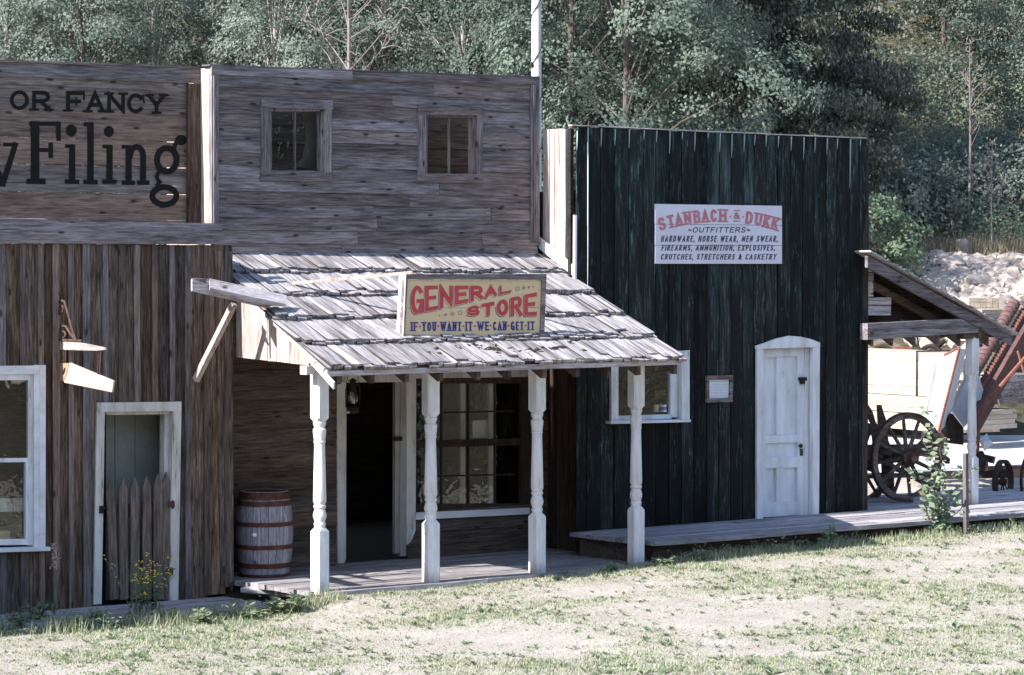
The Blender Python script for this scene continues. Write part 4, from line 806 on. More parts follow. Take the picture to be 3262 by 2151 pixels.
# ---------------- boardwalks
t = MB(); y = YL - .02; k = 0
for k in range(9):
    y1 = YL - .02 - k * .165; x = -7.3
    while x < -.35 - .0:
        L = rng.uniform(2, 3.6); x2 = min(x + L, (-.3 + rng.uniform(-.08, .04))); t.plank((x, y1 - .155, -.2), (x2 - .006, y1 - .155, -.2), (0, .155, 0), (0, 0, .05 + rng.uniform(-.005, .005)), .004); x = x2
        if x2 > -.45: break
lowb = t.build('boardwalk', 'fl2'); lowb['kind'] = 'structure'
t = MB(); zb = ZDB
for k in range(9):
    y1 = YL - .012 - k * .168; x = 4.43 + (.05 if k == 8 else 0) if k < 9 else 4.4
    x += rng.uniform(-.02, .03)
    while x < 13.9:
        L = rng.uniform(2.2, 4); x2 = min(x + L, 14); t.plank((x, y1 - .158, zb - .05), (x2 - .006, y1 - .158, zb - .05), (0, .158, 0), (0, 0, .05 + rng.uniform(-.006, .004)), .004); x = x2
hb = t.build('raised_boardwalk', 'fl2'); hb['kind'] = 'structure'
t = MB(); t.plank((4.62, .02, -.2), (14, .02, -.2), (0, .04, 0), (0, 0, .40), .004); t.plank((4.62, .06, -.2), (4.62, YL, -.2), (.04, 0, 0), (0, 0, .40), .004); tag(t.build('walk_riser', 'bx'), None, None, None, 'structure')
# rotten board ends at the porch's left edge
t = MB(); a = PZ(752, 1862, -.03)
p = PZ(768, 1880, -.07); t.tube([p, p + Vector((.1, -.1, .0)), p + Vector((.22, -.2, -.01)), p + Vector((.36, -.36, -.05))], [.03, .045, .04, .02], 8)
tag(t.build('rotten_timber', 'lx'), 'crumbling bleached timber end lying below the porch floor by the barrel', 'timber')

# ================================================================== right-hand side: log shed, wagon, farm machine, lumber
YH = 1.12
shed = thing('log_shed', 'open log shed with a sloping board roof past the dark front', 'shed', (10.5, 2, .26))
t = MB(); a, b = PY(2764, 815, YH), PY(3226, 1070, YH); a2, b2 = PY(2764, 852, YH), PY(3222, 1099, YH); t.prism([a, b, b2, a2], (0, .05, 0)); t.build('rake_board', 'gx', shed)
t = MB(); off = Vector((0, 0, .035)); n = 9
for k in range(n):
    p, q = a.lerp(b, k / n), a.lerp(b, (k + 1) / n + .03); p = p + off + Vector((0, -.06, .012)); q = q + off + Vector((0, -.06, .0)); t.prism([p, q, q + Vector((0, 2.6, 0)), p + Vector((0, 2.6, 0))], (0, 0, .022))
t.build('roof', 'lx', shed)
t = MB(); ppoly(t, YH + .02, [(2764, 1031), (3117, 1013), (3117, 1059), (2764, 1083)], .14); t.build('tie_beam', 'gx', shed)
t = MB(); ppoly(t, YH + .05, [(3070, 1060), (3125, 1058), (3126, 1078), (3070, 1081)], .14); ppoly(t, YH + .03, [(3116, 1040), (3128, 1036), (3128, 1076), (3116, 1078)], .14); t.build('post_cap', 'bx', shed)
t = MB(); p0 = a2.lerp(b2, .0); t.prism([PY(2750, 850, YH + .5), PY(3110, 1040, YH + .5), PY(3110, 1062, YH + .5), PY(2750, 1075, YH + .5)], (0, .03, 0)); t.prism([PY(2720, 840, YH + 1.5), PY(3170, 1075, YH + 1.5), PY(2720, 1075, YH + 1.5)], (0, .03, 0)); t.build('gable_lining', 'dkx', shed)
t = MB(); t.beam(PY(2770, 905, YH + .3), PY(3000, 1030, YH + .3), .05, .1); t.build('inner_brace', 'bx', shed)
t = MB(); c0, c1 = PY(2690, 928, YH + .25), PY(2782, 928, YH + .25)
for y0, y1, xe in ((848, 868, 2784), (870, 895, 2783), (896, 946, 2782), (948, 972, 2839), (974, 1006, 2838)): ppoly(t, YH + .26 + rng.random() * .02, [(2745, y0), (xe, y0), (xe, y1 - 1), (2745, y1 - 1)], .15)
t.build('log_ends', 'lx', shed)
for px in (2782, 2845, 2917, 2993, 3060, 3150):
    x = PY(px, 1090, YH + .25).x; zt = PY(px, 1072, YH + .25).z; t = MB(); zl = PY(px, 1103, YH + .25).z; t.prism([(x - .045, YH + .25, zt + .1), (x - .045, YH + .25, zl), (x - .045, YH + 1.6, zl + .75), (x - .045, YH + 1.6, zl + .9)], (.045, 0, 0)); t.build('rafter_tail', 'gx', shed)
hp = pm.copy(); COL.objects.link(hp); hp.parent = shed; x = PY(3096, 1400, YH + .12).x; hp.location = Vector((x, YH + .12, .26)) - shed.location; hp.scale = (.92, .92, (PY(3096, 1076, YH + .12).z - .26) / 2.30); hp.rotation_euler = (0, 0, R(5))
t = MB(); 
for k in range(10): t.plank((9.42, 1.40 + k * .17, .21), (13.9, 1.40 + k * .17, .21), (0, .16, 0), (0, 0, .045 + rng.uniform(-.004, .004)), .003)
t.build('shed_floor', 'fl2', shed)

def wheel(name, parent, c, R0, axis, ns, rimw, rimt, hubr, hubl, mat_, spoke_r, tyre='rust'):
    c = Vector(c); ax = Vector(axis).normalized(); a = ax.orthogonal().normalized(); b = ax.cross(a)
    t = MB(); t.lathe([(R0 - rimt, -rimw / 2), (R0, -rimw / 2), (R0, rimw / 2), (R0 - rimt, rimw / 2), (R0 - rimt, -rimw / 2)], c, 44, ax)
    t.f = [f for f in t.f if len(f) == 4]; w_ = t.build(name, mat_, parent, 40)
    t = MB(); t.lathe([(R0 + .001, -rimw / 2 - .003), (R0 + .012, -rimw / 2 - .003), (R0 + .012, rimw / 2 + .003), (R0 + .001, rimw / 2 + .003), (R0 + .001, -rimw / 2 - .003)], c, 44, ax); t.f = [f for f in t.f if len(f) == 4]; t.build('tyre', tyre, w_, 40)
    t = MB(); t.lathe([(hubr * .5, -hubl), (hubr * .62, -hubl), (hubr * .66, -hubl * .55), (hubr, -hubl * .4), (hubr, hubl * .3), (hubr * .8, hubl * .7), (hubr * .5, hubl * .7)], c, 20, ax); h = t.build('hub', mat_, w_, 40)
    t = MB(); t.torus(c - ax * hubl * .42, hubr * 1.0, hubr * .1, ax, 22, 6); t.torus(c - ax * hubl * .95, hubr * .55, hubr * .13, ax, 22, 6); t.torus(c + ax * hubl * .25, hubr * 1.0, hubr * .08, ax, 22, 6); t.build('hub_band', 'hoop', w_, 40)
    for k in range(ns):
        an = 2 * math.pi * (k + .25) / ns; d = a * math.cos(an) + b * math.sin(an); t = MB(); t.tube([c + d * hubr * .8, c + d * R0 * .5, c + d * (R0 - rimt * .7)], [spoke_r * 1.25, spoke_r, spoke_r * .85], 7); t.build('spoke', mat_, w_, 50)
    return w_
wg = thing('old_wagon', 'weathered wooden wagon gear with a large spoked wheel parked beside the dark front', 'wagon', PY(2889, 1597, 1.95))
c1 = PY(2888, 1456, 1.95); wheel('wheel', wg, c1, .585, (.12, 1, .02), 12, .06, .075, .115, .17, 'wheelw', .026)
c2 = PY(2735, 1478, 2.9); wheel('wheel', wg, c2, .56, (.12, 1, .02), 12, .06, .075, .115, .17, 'wheelw', .026)
def wbeam(par, nm, pts, w_, mat='wheelw'):
    t = MB()
    for (x0, y0, Ya, x1, y1, Yb, th) in pts: t.beam(PY(x0, y0, Ya), PY(x1, y1, Yb), w_, th)
    return t.build(nm, mat, par)
wbeam(wg, 'axle', [(2888, 1456, 2.0, 2740, 1470, 3.2, .12)], .12); wbeam(wg, 'bolster', [(2700, 1435, 2.35, 2960, 1432, 2.35, .14), (2700, 1520, 2.5, 3000, 1512, 2.5, .05)], .12)
t = MB()
for q in ([(2764, 1287), (2780, 1310), (2790, 1345), (2803, 1362), (2812, 1440), (2790, 1440), (2780, 1350), (2768, 1325)], [(2800, 1292), (2808, 1290), (2814, 1310), (2824, 1340), (2836, 1460), (2812, 1460), (2803, 1345)], [(2812, 1420), (2845, 1430), (2850, 1575), (2820, 1575)]): ppoly(t, 2.45 + rng.random() * .1, q, .05)
t.build('splintered_stake', 'wheelw', wg); wbeam(wg, 'reach_pole', [(2960, 1420, 2.3, 3020, 1470, 2.6, .07), (2820, 1475, 2.4, 2990, 1560, 2.9, .06)], .06)
t = MB(); t.beam(PY(2905, 1596, 1.9), PY(2985, 1578, 1.8), .08, .07); t.build('chock', 'lx', wg)
# the white farm elevator
def Q(x, y, d): return PD(2720 + x / 4.1255, 1040 + y / 4.1255, d)
fm = thing('farm_elevator', 'white and red farm elevator machine leaning behind the white shed post', 'machine', Q(1300, 2100, 42))
def hexa(A, n_): 
    t = MB(); BL, BM, BR, TL, TM, TR = [Q(*p) for p in A]; BK, TK = BL + BR - BM, TL + TR - TM; t.add([BL, BM, BR, BK, TL, TM, TR, TK], [(0, 1, 5, 4), (1, 2, 6, 5), (2, 3, 7, 6), (3, 0, 4, 7), (3, 2, 1, 0), (4, 5, 6, 7)]); return t
hexa([(940, 1160, 42.), (1105, 1410, 41.), (1250, 1260, 42.), (1192, 378, 42.), (1388, 282, 41.), (1482, 305, 42.)], 0).build('chute_box', 'whm', fm)
t = MB(); t.tube([Q(1103, 1412, 40.97), Q(1388, 280, 40.97)], .022, 6); t.tube([Q(1192, 376, 41.96), Q(1386, 280, 40.97)], .018, 6); t.tube([Q(1010, 1120, 41.7), Q(1170, 520, 41.7)], .006, 5); t.build('red_edging', 'redm', fm); t = MB(); t.prism([Q(*p, 41.9) for p in ((1062, 500), (1080, 490), (1175, 440), (1010, 1120), (930, 1150))], FW * .04); t.tube([Q(1060, 500, 41.88), Q(928, 1155, 41.88)], .012, 6); t.build('side_flap', 'whm', fm)
t = MB(); t.prism([Q(*p, 42.4) for p in ((1480, 310), (1560, 420), (1640, 650), (1702, 830), (1640, 1080), (1450, 1330), (1300, 1120), (1480, 690))], FW * .3); t.build('hopper_sheet', 'whm', fm)
t = MB(); t.prism([Q(*p, 41.6) for p in ((1240, 1190), (1300, 1150), (1440, 1330), (1440, 1560), (1200, 1530))], FW * .6); t.prism([Q(*p, 42.0) for p in ((940, 1380), (1180, 1420), (1200, 1720), (940, 1720))], FW * .4); t.build('under_box', 'iron', fm)
hexa([(1640, 1500, 42.0), (1720, 1640, 41.5), (1830, 1540, 42.0), (1640, 1480, 42.0), (1720, 1520, 41.5), (1810, 1500, 42.0)], 0).build('spout', 'whm', fm)
t = MB(); A, B = Q(1600, 1250, 42.2), Q(2420, -180, 44.5); t.beam(A, B, .10, .30); t.build('conveyor_frame', rust('brown_conveyor_paint', (.07, .035, .03), (.14, .08, .07)), fm)
t = MB(); up_v = (Vector((-.75, 0, .65))).normalized(); L_ = (B - A)
for k in range(30): p = A.lerp(B, .2 + k * .027) + up_v * .19; t.beam(p - RT * .16 - Vector((0, .1, 0)), p + RT * .06 + Vector((0, .1, 0)), .10, .05, L_, 0)
t.build('conveyor_slats', rust('brown_red_slats', (.10, .045, .038), (.20, .10, .08)), fm)
t = MB()
for k in range(17): p = A.lerp(B, .3 + k * .04) + up_v * .33 - RT * .16; t.lathe([(.0, -.05), (.09, -.05), (.10, 0), (.09, .05), (0, .05)], p, 14, L_)
t.build('conveyor_paddles', rust('maroon_paddle', (.085, .045, .042), (.165, .10, .09)), fm, 40)
t = MB(); t.tube([Q(1640, 1180, 41.8), Q(1800, 930, 41.9), Q(2260, 400, 42.5)], .03, 6); t.tube([Q(1640, 1180, 41.8), Q(1625, 1700, 41.6)], .03, 6); t.tube([Q(2150, 320, 43), Q(2240, 620, 43)], .02, 6); t.build('strut', 'redm', fm)
t = MB(); t.beam(Q(900, 1960, 41.8), Q(2300, 1930, 41.8), .1, .12); t.beam(Q(1600, 1700, 41.6), Q(1850, 1760, 41.6), .08, .10); t.prism([Q(*p, 41.5) for p in ((1650, 1660), (1700, 1640), (1760, 1760), (1780, 1900), (1640, 1900))], FW * .2); t.build('chassis', 'iron', fm); t = MB(); t.beam(Q(1720, 1880, 42.6), Q(2700, 1860, 42.6), .08, .10); t.build('draw_bar', 'redm', fm)
p = PD(3195, 1535, 40.0); wheel('wheel', fm, p, .30, (RT * .85 - FW * .52).normalized(), 8, .075, .025, .05, .07, 'iron', .008, 'iron')
p = PD(3296, 1528, 40.0); wheel('wheel', fm, p, .42, (RT * .8 - FW * .6).normalized(), 10, .03, .02, .05, .07, 'iron', .008, 'iron')
# lumber
def bundle(pts, dpt, layers, lab, mat, strap=(), grp='stacked lumber beyond the shed', jag=0):
    a, b, zt, zb = PD(*pts[0]), PD(*pts[1]), PD(*pts[2]).z, PD(*pts[3]).z; u = (b - a); u.z = 0; d = Vector((-u.y, u.x, 0)).normalized(); d = d if d.dot(FW) > 0 else -d
    k = thing('lumber_stack', lab, 'lumber', (a.x, a.y, zb), grp); t = MB(); h = (zt - zb) / layers
    for i in range(layers):
        z = zb + i * h; n = 6; wdt = dpt / n
        for j in range(n): e0, e1 = rng.uniform(-jag, jag), rng.uniform(-jag, jag); p = Vector((a.x, a.y, z)) + d * wdt * j + u * (.0 + e0) + d * rng.uniform(0, .012); t.plank(p, p + u * (1 + e1 - e0), d * (wdt - .01), Vector((0, 0, h - .006)), .002, 1.5)
    t.build('planks', mat, k)
    for s in strap: t = MB(); p = Vector((a.x, a.y, 0)) + u * s; t.tube([Vector((p.x, p.y, zb)) - d * .02, Vector((p.x, p.y, zt + .02)) - d * .02, Vector((p.x, p.y, zt + .02)) + d * dpt], .018, 5); t.build('strap', 'iron', k)
    return k
bundle(((2560, 1240, 56), (3020, 1270, 52), (2740, 1112, 55), (2740, 1245, 55)), 1.1, 5, 'upper banded pack of fresh yellow lumber behind the wagon wheel', 'lumy', (.8,))
bundle(((2560, 1290, 55.8), (3030, 1300, 51.6), (2740, 1249, 54.6), (2740, 1300, 54.6)), 1.1, 3, 'middle pack of fresh yellow lumber directly under the thicker banded pack', 'lumy', (.88,))
bundle(((2560, 1330, 55.6), (3030, 1330, 51.4), (2740, 1303, 54.4), (2740, 1352, 54.4)), 1.1, 3, 'lowest pack of fresh yellow lumber resting near the grey yard', 'lumy')
bundle(((3090, 1300, 50), (3250, 1300, 51), (3200, 1190, 50.5), (3200, 1275, 50.5)), .8, 5, 'pale jagged timber pile behind the red elevator', 'lum', (), jag=.12)
bundle(((3118, 1340, 49.6), (3238, 1340, 50.3), (3200, 1305, 50), (3200, 1366, 50)), .8, 4, 'low pile of pale beams right of the white shed post', 'lum', (), jag=.1)
bundle(((3170, 1270, 50), (3330, 1270, 51.5), (3260, 1195, 50.5), (3260, 1285, 50.5)), .7, 4, 'greyed old timbers at the right edge', 'gx', (), jag=.15)
bundle(((3010, 960, 58), (3085, 965, 57), (3050, 948, 57.5), (3050, 995, 57.5)), .8, 3, 'small far stack of orange-yellow boards above the shed roof line', 'lum')
bundle(((3130, 1000, 56), (3330, 1000, 57), (3200, 985, 56.5), (3200, 1045, 56.5)), .8, 4, 'wide far stack of yellow boards below the rubble heap', 'lum')
tr = thing('old_tractor', 'rusty red tractor half hidden behind the yellow lumber packs', 'tractor', PD(2860, 1150, 58))
t = MB(); t.prism([PD(x, y, 58) for x, y in ((2805, 1118), (2815, 1106), (2880, 1104), (2905, 1106), (2905, 1150), (2805, 1150))], FW * .6); t.build('hood', 'redm', tr)
for x in (2810, 2965): t = MB(); t.torus(PD(x, 1140, 57.8), .24, .05, FW + RT * .6, 26, 6); t.build('wheel', 'iron', tr, 50)
t = MB(); t.tube([PD(2930, 1120, 57.9), PD(2922, 1075, 57.9)], .02, 6); t.tube([PD(2995, 1120, 57.9), PD(2975, 1070, 57.9)], .02, 6); t.tube([PD(2980, 1105, 57.9), PD(3010, 1085, 57.9)], [.08, .05], 8); t.build('engine_pipe', 'iron', tr)

# ================================================================== ground
def ss(a, b, x): x = min(1, max(0, (x - a) / (b - a))); return x * x * (3 - 2 * x)
PRX, PRZ = [-9, -4, -1.2, -.45, .0, 1.5, 2.7, 3.5, 4.4, 6, 10, 14, 20], [-.1, -.13, -.17, -.13, -.055, -.05, -.035, -.01, .03, .05, .08, .12, .18]
def T(x, y):
    p = Vector((x, y, 0)) - CAM; d = p.x * FW.x + p.y * FW.y; d = d / math.cos(PITCH); lat = p.dot(RT)
    if d < 19:  # towards and behind the camera: the bank the photographer stands on
        z = 1.75 * (1 - ss(3, 19, d)) + max(0, -d - 6) * .55; z += noise.noise(Vector((x * .2, y * .2, 3))) * min(2.2, max(0, (8 - d) * .12)); return min(z, 26)
    z = float(np.interp(x, PRX, PRZ)); f = ss(-.9, -3.5, y) if False else 1 - ss(-3.5, -.9, y); z = z * (1 - f * .6) + f * .02 * 0
    n = noise.noise(Vector((x * .9, y * .9, 0))) * .03 + noise.noise(Vector((x * 3.2, y * 3.2, 5))) * .014 + noise.noise(Vector((x * 9, y * 9, 5))) * .005
    z += n * (.35 + .65 * (1 - ss(-1.2, -.3, y)))
    if x < -.3: lim = -.15
    elif x < 4.45: lim = .02
    else: lim = -.14
    k = ss(lim - .05, lim + .12, y); z = z * (1 - k) + (-.27) * k if y < 3 else -.27
    if y <= 3 and lat > 13: z += ss(14, 52, lat) * 15
    if y > 3: z = -.27 + .46 * ss(3, 4.2, y) if d < 50 else .19
    if y > 3 and d <= 54: z += ss(14, 52, lat) * 15
    if d > 54:
        z = .19 + ss(14, 52, lat) * 15 + np.interp(d, [54, 60, 64, 74, 90, 140, 220], [0, 2.1, 3.1, 5.6, 14.2, 30, 31]) + noise.noise(Vector((x * .15, y * .15, 0))) * min(1.2, (d - 54) * .05)
    return float(z)
def gmask(x, y):
    n = noise.fractal(Vector((x * .55 + 4, y * .8, 1.3)), 1.0, 2.0, 4); m = noise.noise(Vector((x * 2.3, y * 2.3, 9)))
    e = 1 - min(1, abs(y + .35) / .95); e2 = 1 if x > 4.4 or x < -.3 else .6
    return n * 1.15 + m * .35 + .12 + .75 * max(0, e) * e2
ds = list(np.concatenate([np.linspace(-70, -8, 16), np.linspace(-4, 17, 12), np.linspace(18.5, 36, 190), np.linspace(37, 52, 16), np.linspace(53, 100, 48), np.linspace(104, 130, 5)]))
ls = list(np.concatenate([np.linspace(-90, -16, 12), np.linspace(-14, -6.2, 12), np.linspace(-6, 6.6, 150), np.linspace(7, 20, 27), np.linspace(22, 110, 26)]))
vs, cols = [], []
f2 = Vector((FW.x, FW.y, 0)).normalized()
for d in ds:
    for l in ls:
        p = Vector((CAM.x, CAM.y, 0)) + f2 * d + RT * l; z = T(p.x, p.y); vs.append((p.x, p.y, z)); g = gmask(p.x, p.y) if 18 < d < 36 else 0
        cols.append((max(0, min(1, .5 + g * .8)), 1 if d > 53.5 or l > 20 or d < 8 or (d < 40 and l > 8) else 0, 0))
nl = len(ls); g = MB(); g.v = vs; g.r = cols; g.f = [(i * nl + j, i * nl + j + 1, (i + 1) * nl + j + 1, (i + 1) * nl + j) for i in range(len(ds) - 1) for j in range(nl - 1)]
t = NT('dry_sandy_ground'); n1 = t.noise(t.coord((1.1,) * 3, False), 1, 7, .7); n2 = t.noise(t.coord((26,) * 3, False), 1, 6, .75); n3 = t.noise(t.coord((95,) * 3, False), 1, 3, .7)
c = t.ramp(t.math('ADD', t.math('MULTIPLY', n1, .4), t.math('MULTIPLY', n2, .6)), [(.3, (.24, .20, .16)), (.46, (.39, .345, .295)), (.64, (.54, .50, .45))])
at = t.n('Attribute', attribute_name='rnd'); sp = t.n('SeparateColor'); t.l(at.outputs['Color'], sp.inputs[0])
lit = t.math('MULTIPLY', t.ramp(n2, [(.45, (0,) * 3), (.62, (1,) * 3)]), t.ramp(sp.outputs[0], [(.4, (0,) * 3), (.8, (1,) * 3)])); c = t.mix(t.math('MULTIPLY', lit, .7), c, (.22, .235, .12))
c = t.mix(t.ramp(n3, [(.30, (.8,) * 3), (.42, (0,) * 3)]), c, (.17, .14, .12))
hill = t.ramp(t.math('ADD', t.math('MULTIPLY', n1, .6), t.math('MULTIPLY', t.noise(t.coord((5,) * 3, False), 1, 5, .75), .4)), [(.38, (.02, .022, .015)), (.5, (.08, .075, .045)), (.62, (.25, .20, .15))]); c = t.mix(sp.outputs[1], c, hill)
t.base(c); t.bump(t.math('ADD', n2, t.math('MULTIPLY', n3, .6)), .9, .03)
go = g.build('ground', t.m, None, 180, False); go['kind'] = 'structure'
t = NT('grey_yard_gravel'); n = t.noise(t.coord((40,) * 3, False), 1, 4, .7); t.base(t.ramp(n, [(.3, (.36, .355, .36)), (.7, (.50, .495, .50))])); t.bump(n, .3, .01)
m = MB(); pts = []
for d in np.linspace(44, 54, 14):
    for l in np.linspace(2, 14, 12): p = Vector((CAM.x, CAM.y, 0)) + f2 * d + RT * l; m.v.append((p.x, p.y, T(p.x, p.y) + .012)); m.r.append((.5,) * 3)
m.f = [(i * 12 + j, i * 12 + j + 1, i * 12 + 13 + j, i * 12 + 12 + j) for i in range(13) for j in range(11)]
yd_ = m.build('road', t.m, None, 180, False); yd_['kind'] = 'structure'

# ------------------------------------------------------------------ leaves: thousands of small faces written in one go
def quads(name, C, U, V, mat, parent=None, rnd=None, tri=False):
    n = len(C); k = 3 if tri else 4
    P = np.stack([C - U, C + U, C + V], 1) if tri else np.stack([C - U, C - V * .9 + U * .05, C + U, C + V * .9], 1)
    me = bpy.data.meshes.new(name); me.vertices.add(n * k); me.vertices.foreach_set('co', P.astype(np.float32).ravel()); me.loops.add(n * k); me.loops.foreach_set('vertex_index', np.arange(n * k, dtype=np.int32))
    me.polygons.add(n); me.polygons.foreach_set('loop_start', np.arange(0, n * k, k, dtype=np.int32)); me.polygons.foreach_set('loop_total', np.full(n, k, dtype=np.int32)); me.update()
    at = me.color_attributes.new('rnd', 'FLOAT_COLOR', 'POINT'); r = np.random.default_rng(n).random((n, 3)) if rnd is None else rnd; at.data.foreach_set('color', np.repeat(np.concatenate([r, np.ones((n, 1))], 1), k, 0).astype(np.float32).ravel())
    me.materials.append(M[mat] if isinstance(mat, str) else mat); o = bpy.data.objects.new(name, me); COL.objects.link(o)
    if parent: o.parent = parent
    return o
def unit(a): return a / np.maximum(1e-6, np.linalg.norm(a, axis=1, keepdims=True))
def orient(N, r, n):
    A = unit(np.cross(N, r.normal(size=(n, 3)))); return A, unit(np.cross(N, A))
# ------------------------------------------------------------------ grass and weeds
r = np.random.default_rng(5); NB = 395000
dd = r.uniform(19.5, 37, NB); ll = r.uniform(-1, 1, NB) * dd * .225; px = CAM.x + f2.x * dd + RT.x * ll; py = CAM.y + f2.y * dd + RT.y * ll
C, H_, A_ = [], [], []
for x, y in zip(px, py):
    if y > (-.16 if x < -.3 else (.0 if x < 4.45 else -.13)): continue
    g_ = gmask(x, y)
    if g_ < rng.uniform(-.9, .8) or noise.noise(Vector((x * 4, y * 5, 2))) + .6 * noise.noise(Vector((x * 11, y * 13, 4))) < rng.uniform(-.75, .3): continue
    C.append((x, y, T(x, y))); H_.append((.011 + .021 * min(1, max(0, g_))) * rng.uniform(.5, 1.5) * (1.7 if y > -.45 and (x > 4.4 or x < -.2) else 1))
C = np.array(C); H_ = np.array(H_)[:, None]; n = len(C); an = r.uniform(0, 2 * np.pi, n); D = np.stack([np.cos(an), np.sin(an), np.zeros(n)], 1)
lean = np.stack([np.cos(an + 1.57), np.sin(an + 1.57), np.zeros(n)], 1) * r.uniform(-.9, .9, (n, 1)); quads('grass', C, D * (.0045 + .004 * r.random((n, 1))), (np.array([0, 0, 1.]) + lean) * H_, 'grass', None, None, True)['kind'] = 'stuff'
C, H_ = [], []
for _ in range(9000):
    x = rng.choice((rng.uniform(-4.6, .1), rng.uniform(4.5, 12.5), rng.uniform(4.5, 12.5))); y = rng.gauss(-.27, .12) if x > 4 else rng.gauss(-.30, .1); y = min(y, -.16)
    if noise.noise(Vector((x * 1.7, y * 2, 8))) < rng.uniform(-.4, .35): continue
    C.append((x, y, T(x, y))); H_.append(rng.uniform(.04, .13) * (1.4 if x < 0 else 1))
C = np.array(C); H_ = np.array(H_)[:, None]; n = len(C); an = r.uniform(0, 2 * np.pi, n); D = np.stack([np.cos(an), np.sin(an), np.zeros(n)], 1)
lean = np.stack([np.cos(an + 1.57), np.sin(an + 1.57), np.zeros(n)], 1) * r.uniform(-.8, .8, (n, 1)); quads('tall_grass', C, D * .005, (np.array([0, 0, 1.]) + lean) * H_, 'grass', None, None, True)['kind'] = 'stuff'
# low weeds: flat rosettes among the grass
C, U, V = [], [], []
for _ in range(17500):
    d = rng.uniform(19.8, 36.5); l = rng.uniform(-1, 1) * d * .215; x, y = CAM.x + f2.x * d + RT.x * l, CAM.y + f2.y * d + RT.y * l
    if y > (-.2 if x < -.3 else (-.02 if x < 4.45 else -.15)) or gmask(x, y) < rng.uniform(-.7, .7) or noise.noise(Vector((x * 2.5, y * 3, 7))) < rng.uniform(-.4, .3): continue
    z = T(x, y); k = rng.randint(4, 9); s = rng.uniform(.012, .03) * (1.6 if rng.random() < .08 else 1)
    for i in range(k):
        a = rng.uniform(0, 6.3); u = Vector((math.cos(a), math.sin(a), rng.uniform(.1, .9))).normalized(); v = u.cross(Vector((0, 0, 1))).normalized(); c = Vector((x, y, z)) + u * s * 1.1; C.append(c); U.append(u * s); V.append(v * s * .42)
quads('low_weeds', np.array(C), np.array(U), np.array(V), 'weed')['kind'] = 'stuff'
# pebbles and litter
t = MB()
for _ in range(1500):
    d = rng.uniform(19.8, 35); l = rng.uniform(-1, 1) * d * .215; x, y = CAM.x + f2.x * d + RT.x * l, CAM.y + f2.y * d + RT.y * l
    if y > -.2: continue
    s = rng.uniform(.006, .016) * (2 if rng.random() < .06 else 1); z = T(x, y); vs = [Vector((x, y, z)) + Vector((math.cos(a) * s * rng.uniform(.7, 1.3), math.sin(a) * s * rng.uniform(.7, 1.3), 0)) for a in [i * 1.05 for i in range(6)]] + [Vector((x, y, z + s * .8))]; t.add(vs, [(i, (i + 1) % 6, 6) for i in range(6)])
t.build('pebbles', 'stone', None, 80, False)['kind'] = 'stuff'
# upright weeds
def weed(name, label, x, y, z, h, kind, seed, n=14, spread=.5, lf=.03, cat='weed', grp=None, wid=1.0, base=.02):
    q = random.Random(seed); o = thing(name, label, cat, (x, y, z), grp); sm = MB(); C, U, V, tips = [], [], [], []
    for i in range(n):
        a = q.uniform(0, 6.3); hh = h * q.uniform(.55, 1); sp = spread * h * q.uniform(.2, 1); b0 = Vector((q.uniform(-1, 1) * base * 1.5, q.uniform(-.4, .4) * base, 0)); pts = [b0.copy()]
        for k in range(1, 6): f = k / 5; pts.append(b0 + Vector((math.cos(a) * sp * f ** 1.3 * wid + q.uniform(-.02, .02), math.sin(a) * sp * f ** 1.3 + q.uniform(-.02, .02), hh * f * (1 - .15 * f))))
        sm.tube(pts, [.004, .0038, .0034, .003, .0025, .0018], 4); tips.append(pts[-1])
        for k in range(q.randint(5, 9)):
            f = q.uniform(.1, .95); p = pts[int(f * 5)].lerp(pts[min(5, int(f * 5) + 1)], f * 5 % 1); b = q.uniform(0, 6.3); u = Vector((math.cos(b), math.sin(b), q.uniform(-.5, .6))).normalized(); s = lf * q.uniform(.5, 1.2) * (1.1 - f * .5); v = u.cross(Vector((-.5 + q.uniform(-.5, .5), -.4 + q.uniform(-.4, .4), 1))).normalized(); C.append(p + u * s); U.append(u * s); V.append(v * s * .5)
    off = Vector((x, y, z)); s_ = sm.build('stem', 'weed', o); s_.matrix_parent_inverse = Matrix.Identity(4)
    quads('leaf_mass', np.array(C), np.array(U), np.array(V), 'weed', o)
    return o, tips
p = PZ(462, 1960, -.15); o, tips = weed('flowering_weed', 'airy weed with small yellow flowers growing in front of the picket gate', p.x, p.y, -.15, .74, 0, 3, 34, .5, .028, base=.14)
t = MB()
for tp in tips + [q.lerp(Vector((0, 0, .1)), .3) + Vector((rng.uniform(-.08, .08), 0, rng.uniform(-.1, .1))) for q in tips]:
    if rng.random() < .85:
        for k in range(rng.randint(1, 3)): t.lathe([(0, 0), (.012, .003), (.007, .01)], tp + Vector((rng.uniform(-.03, .03), rng.uniform(-.03, .03), rng.uniform(-.03, .03))), 6)
f_ = t.build('flowers', 'yel', o); f_.matrix_parent_inverse = Matrix.Identity(4)
p = PZ(172, 1958, -.15); o = thing('plume_weed', 'tall single weed with a pink seed plume before the brown boards', 'weed', (p.x, p.y, -.15))
t = MB(); t.tube([(0, 0, 0), (.01, 0, .35), (.012, 0, .74)], [.006, .005, .003], 5); t.build('stem', 'weed', o).matrix_parent_inverse = Matrix.Identity(4)
C = np.array([(rng.gauss(.012, .022) * (1 - f * .5), rng.gauss(0, .022), .46 + f * .28) for f in [rng.random() for _ in range(240)]]); n = len(C); N = unit(r.normal(size=(n, 3))); A, B = orient(N, r, n); quads('seed_plume', C, A * .012, B * .007, 'plume', o)
C, U, V = [], [], []
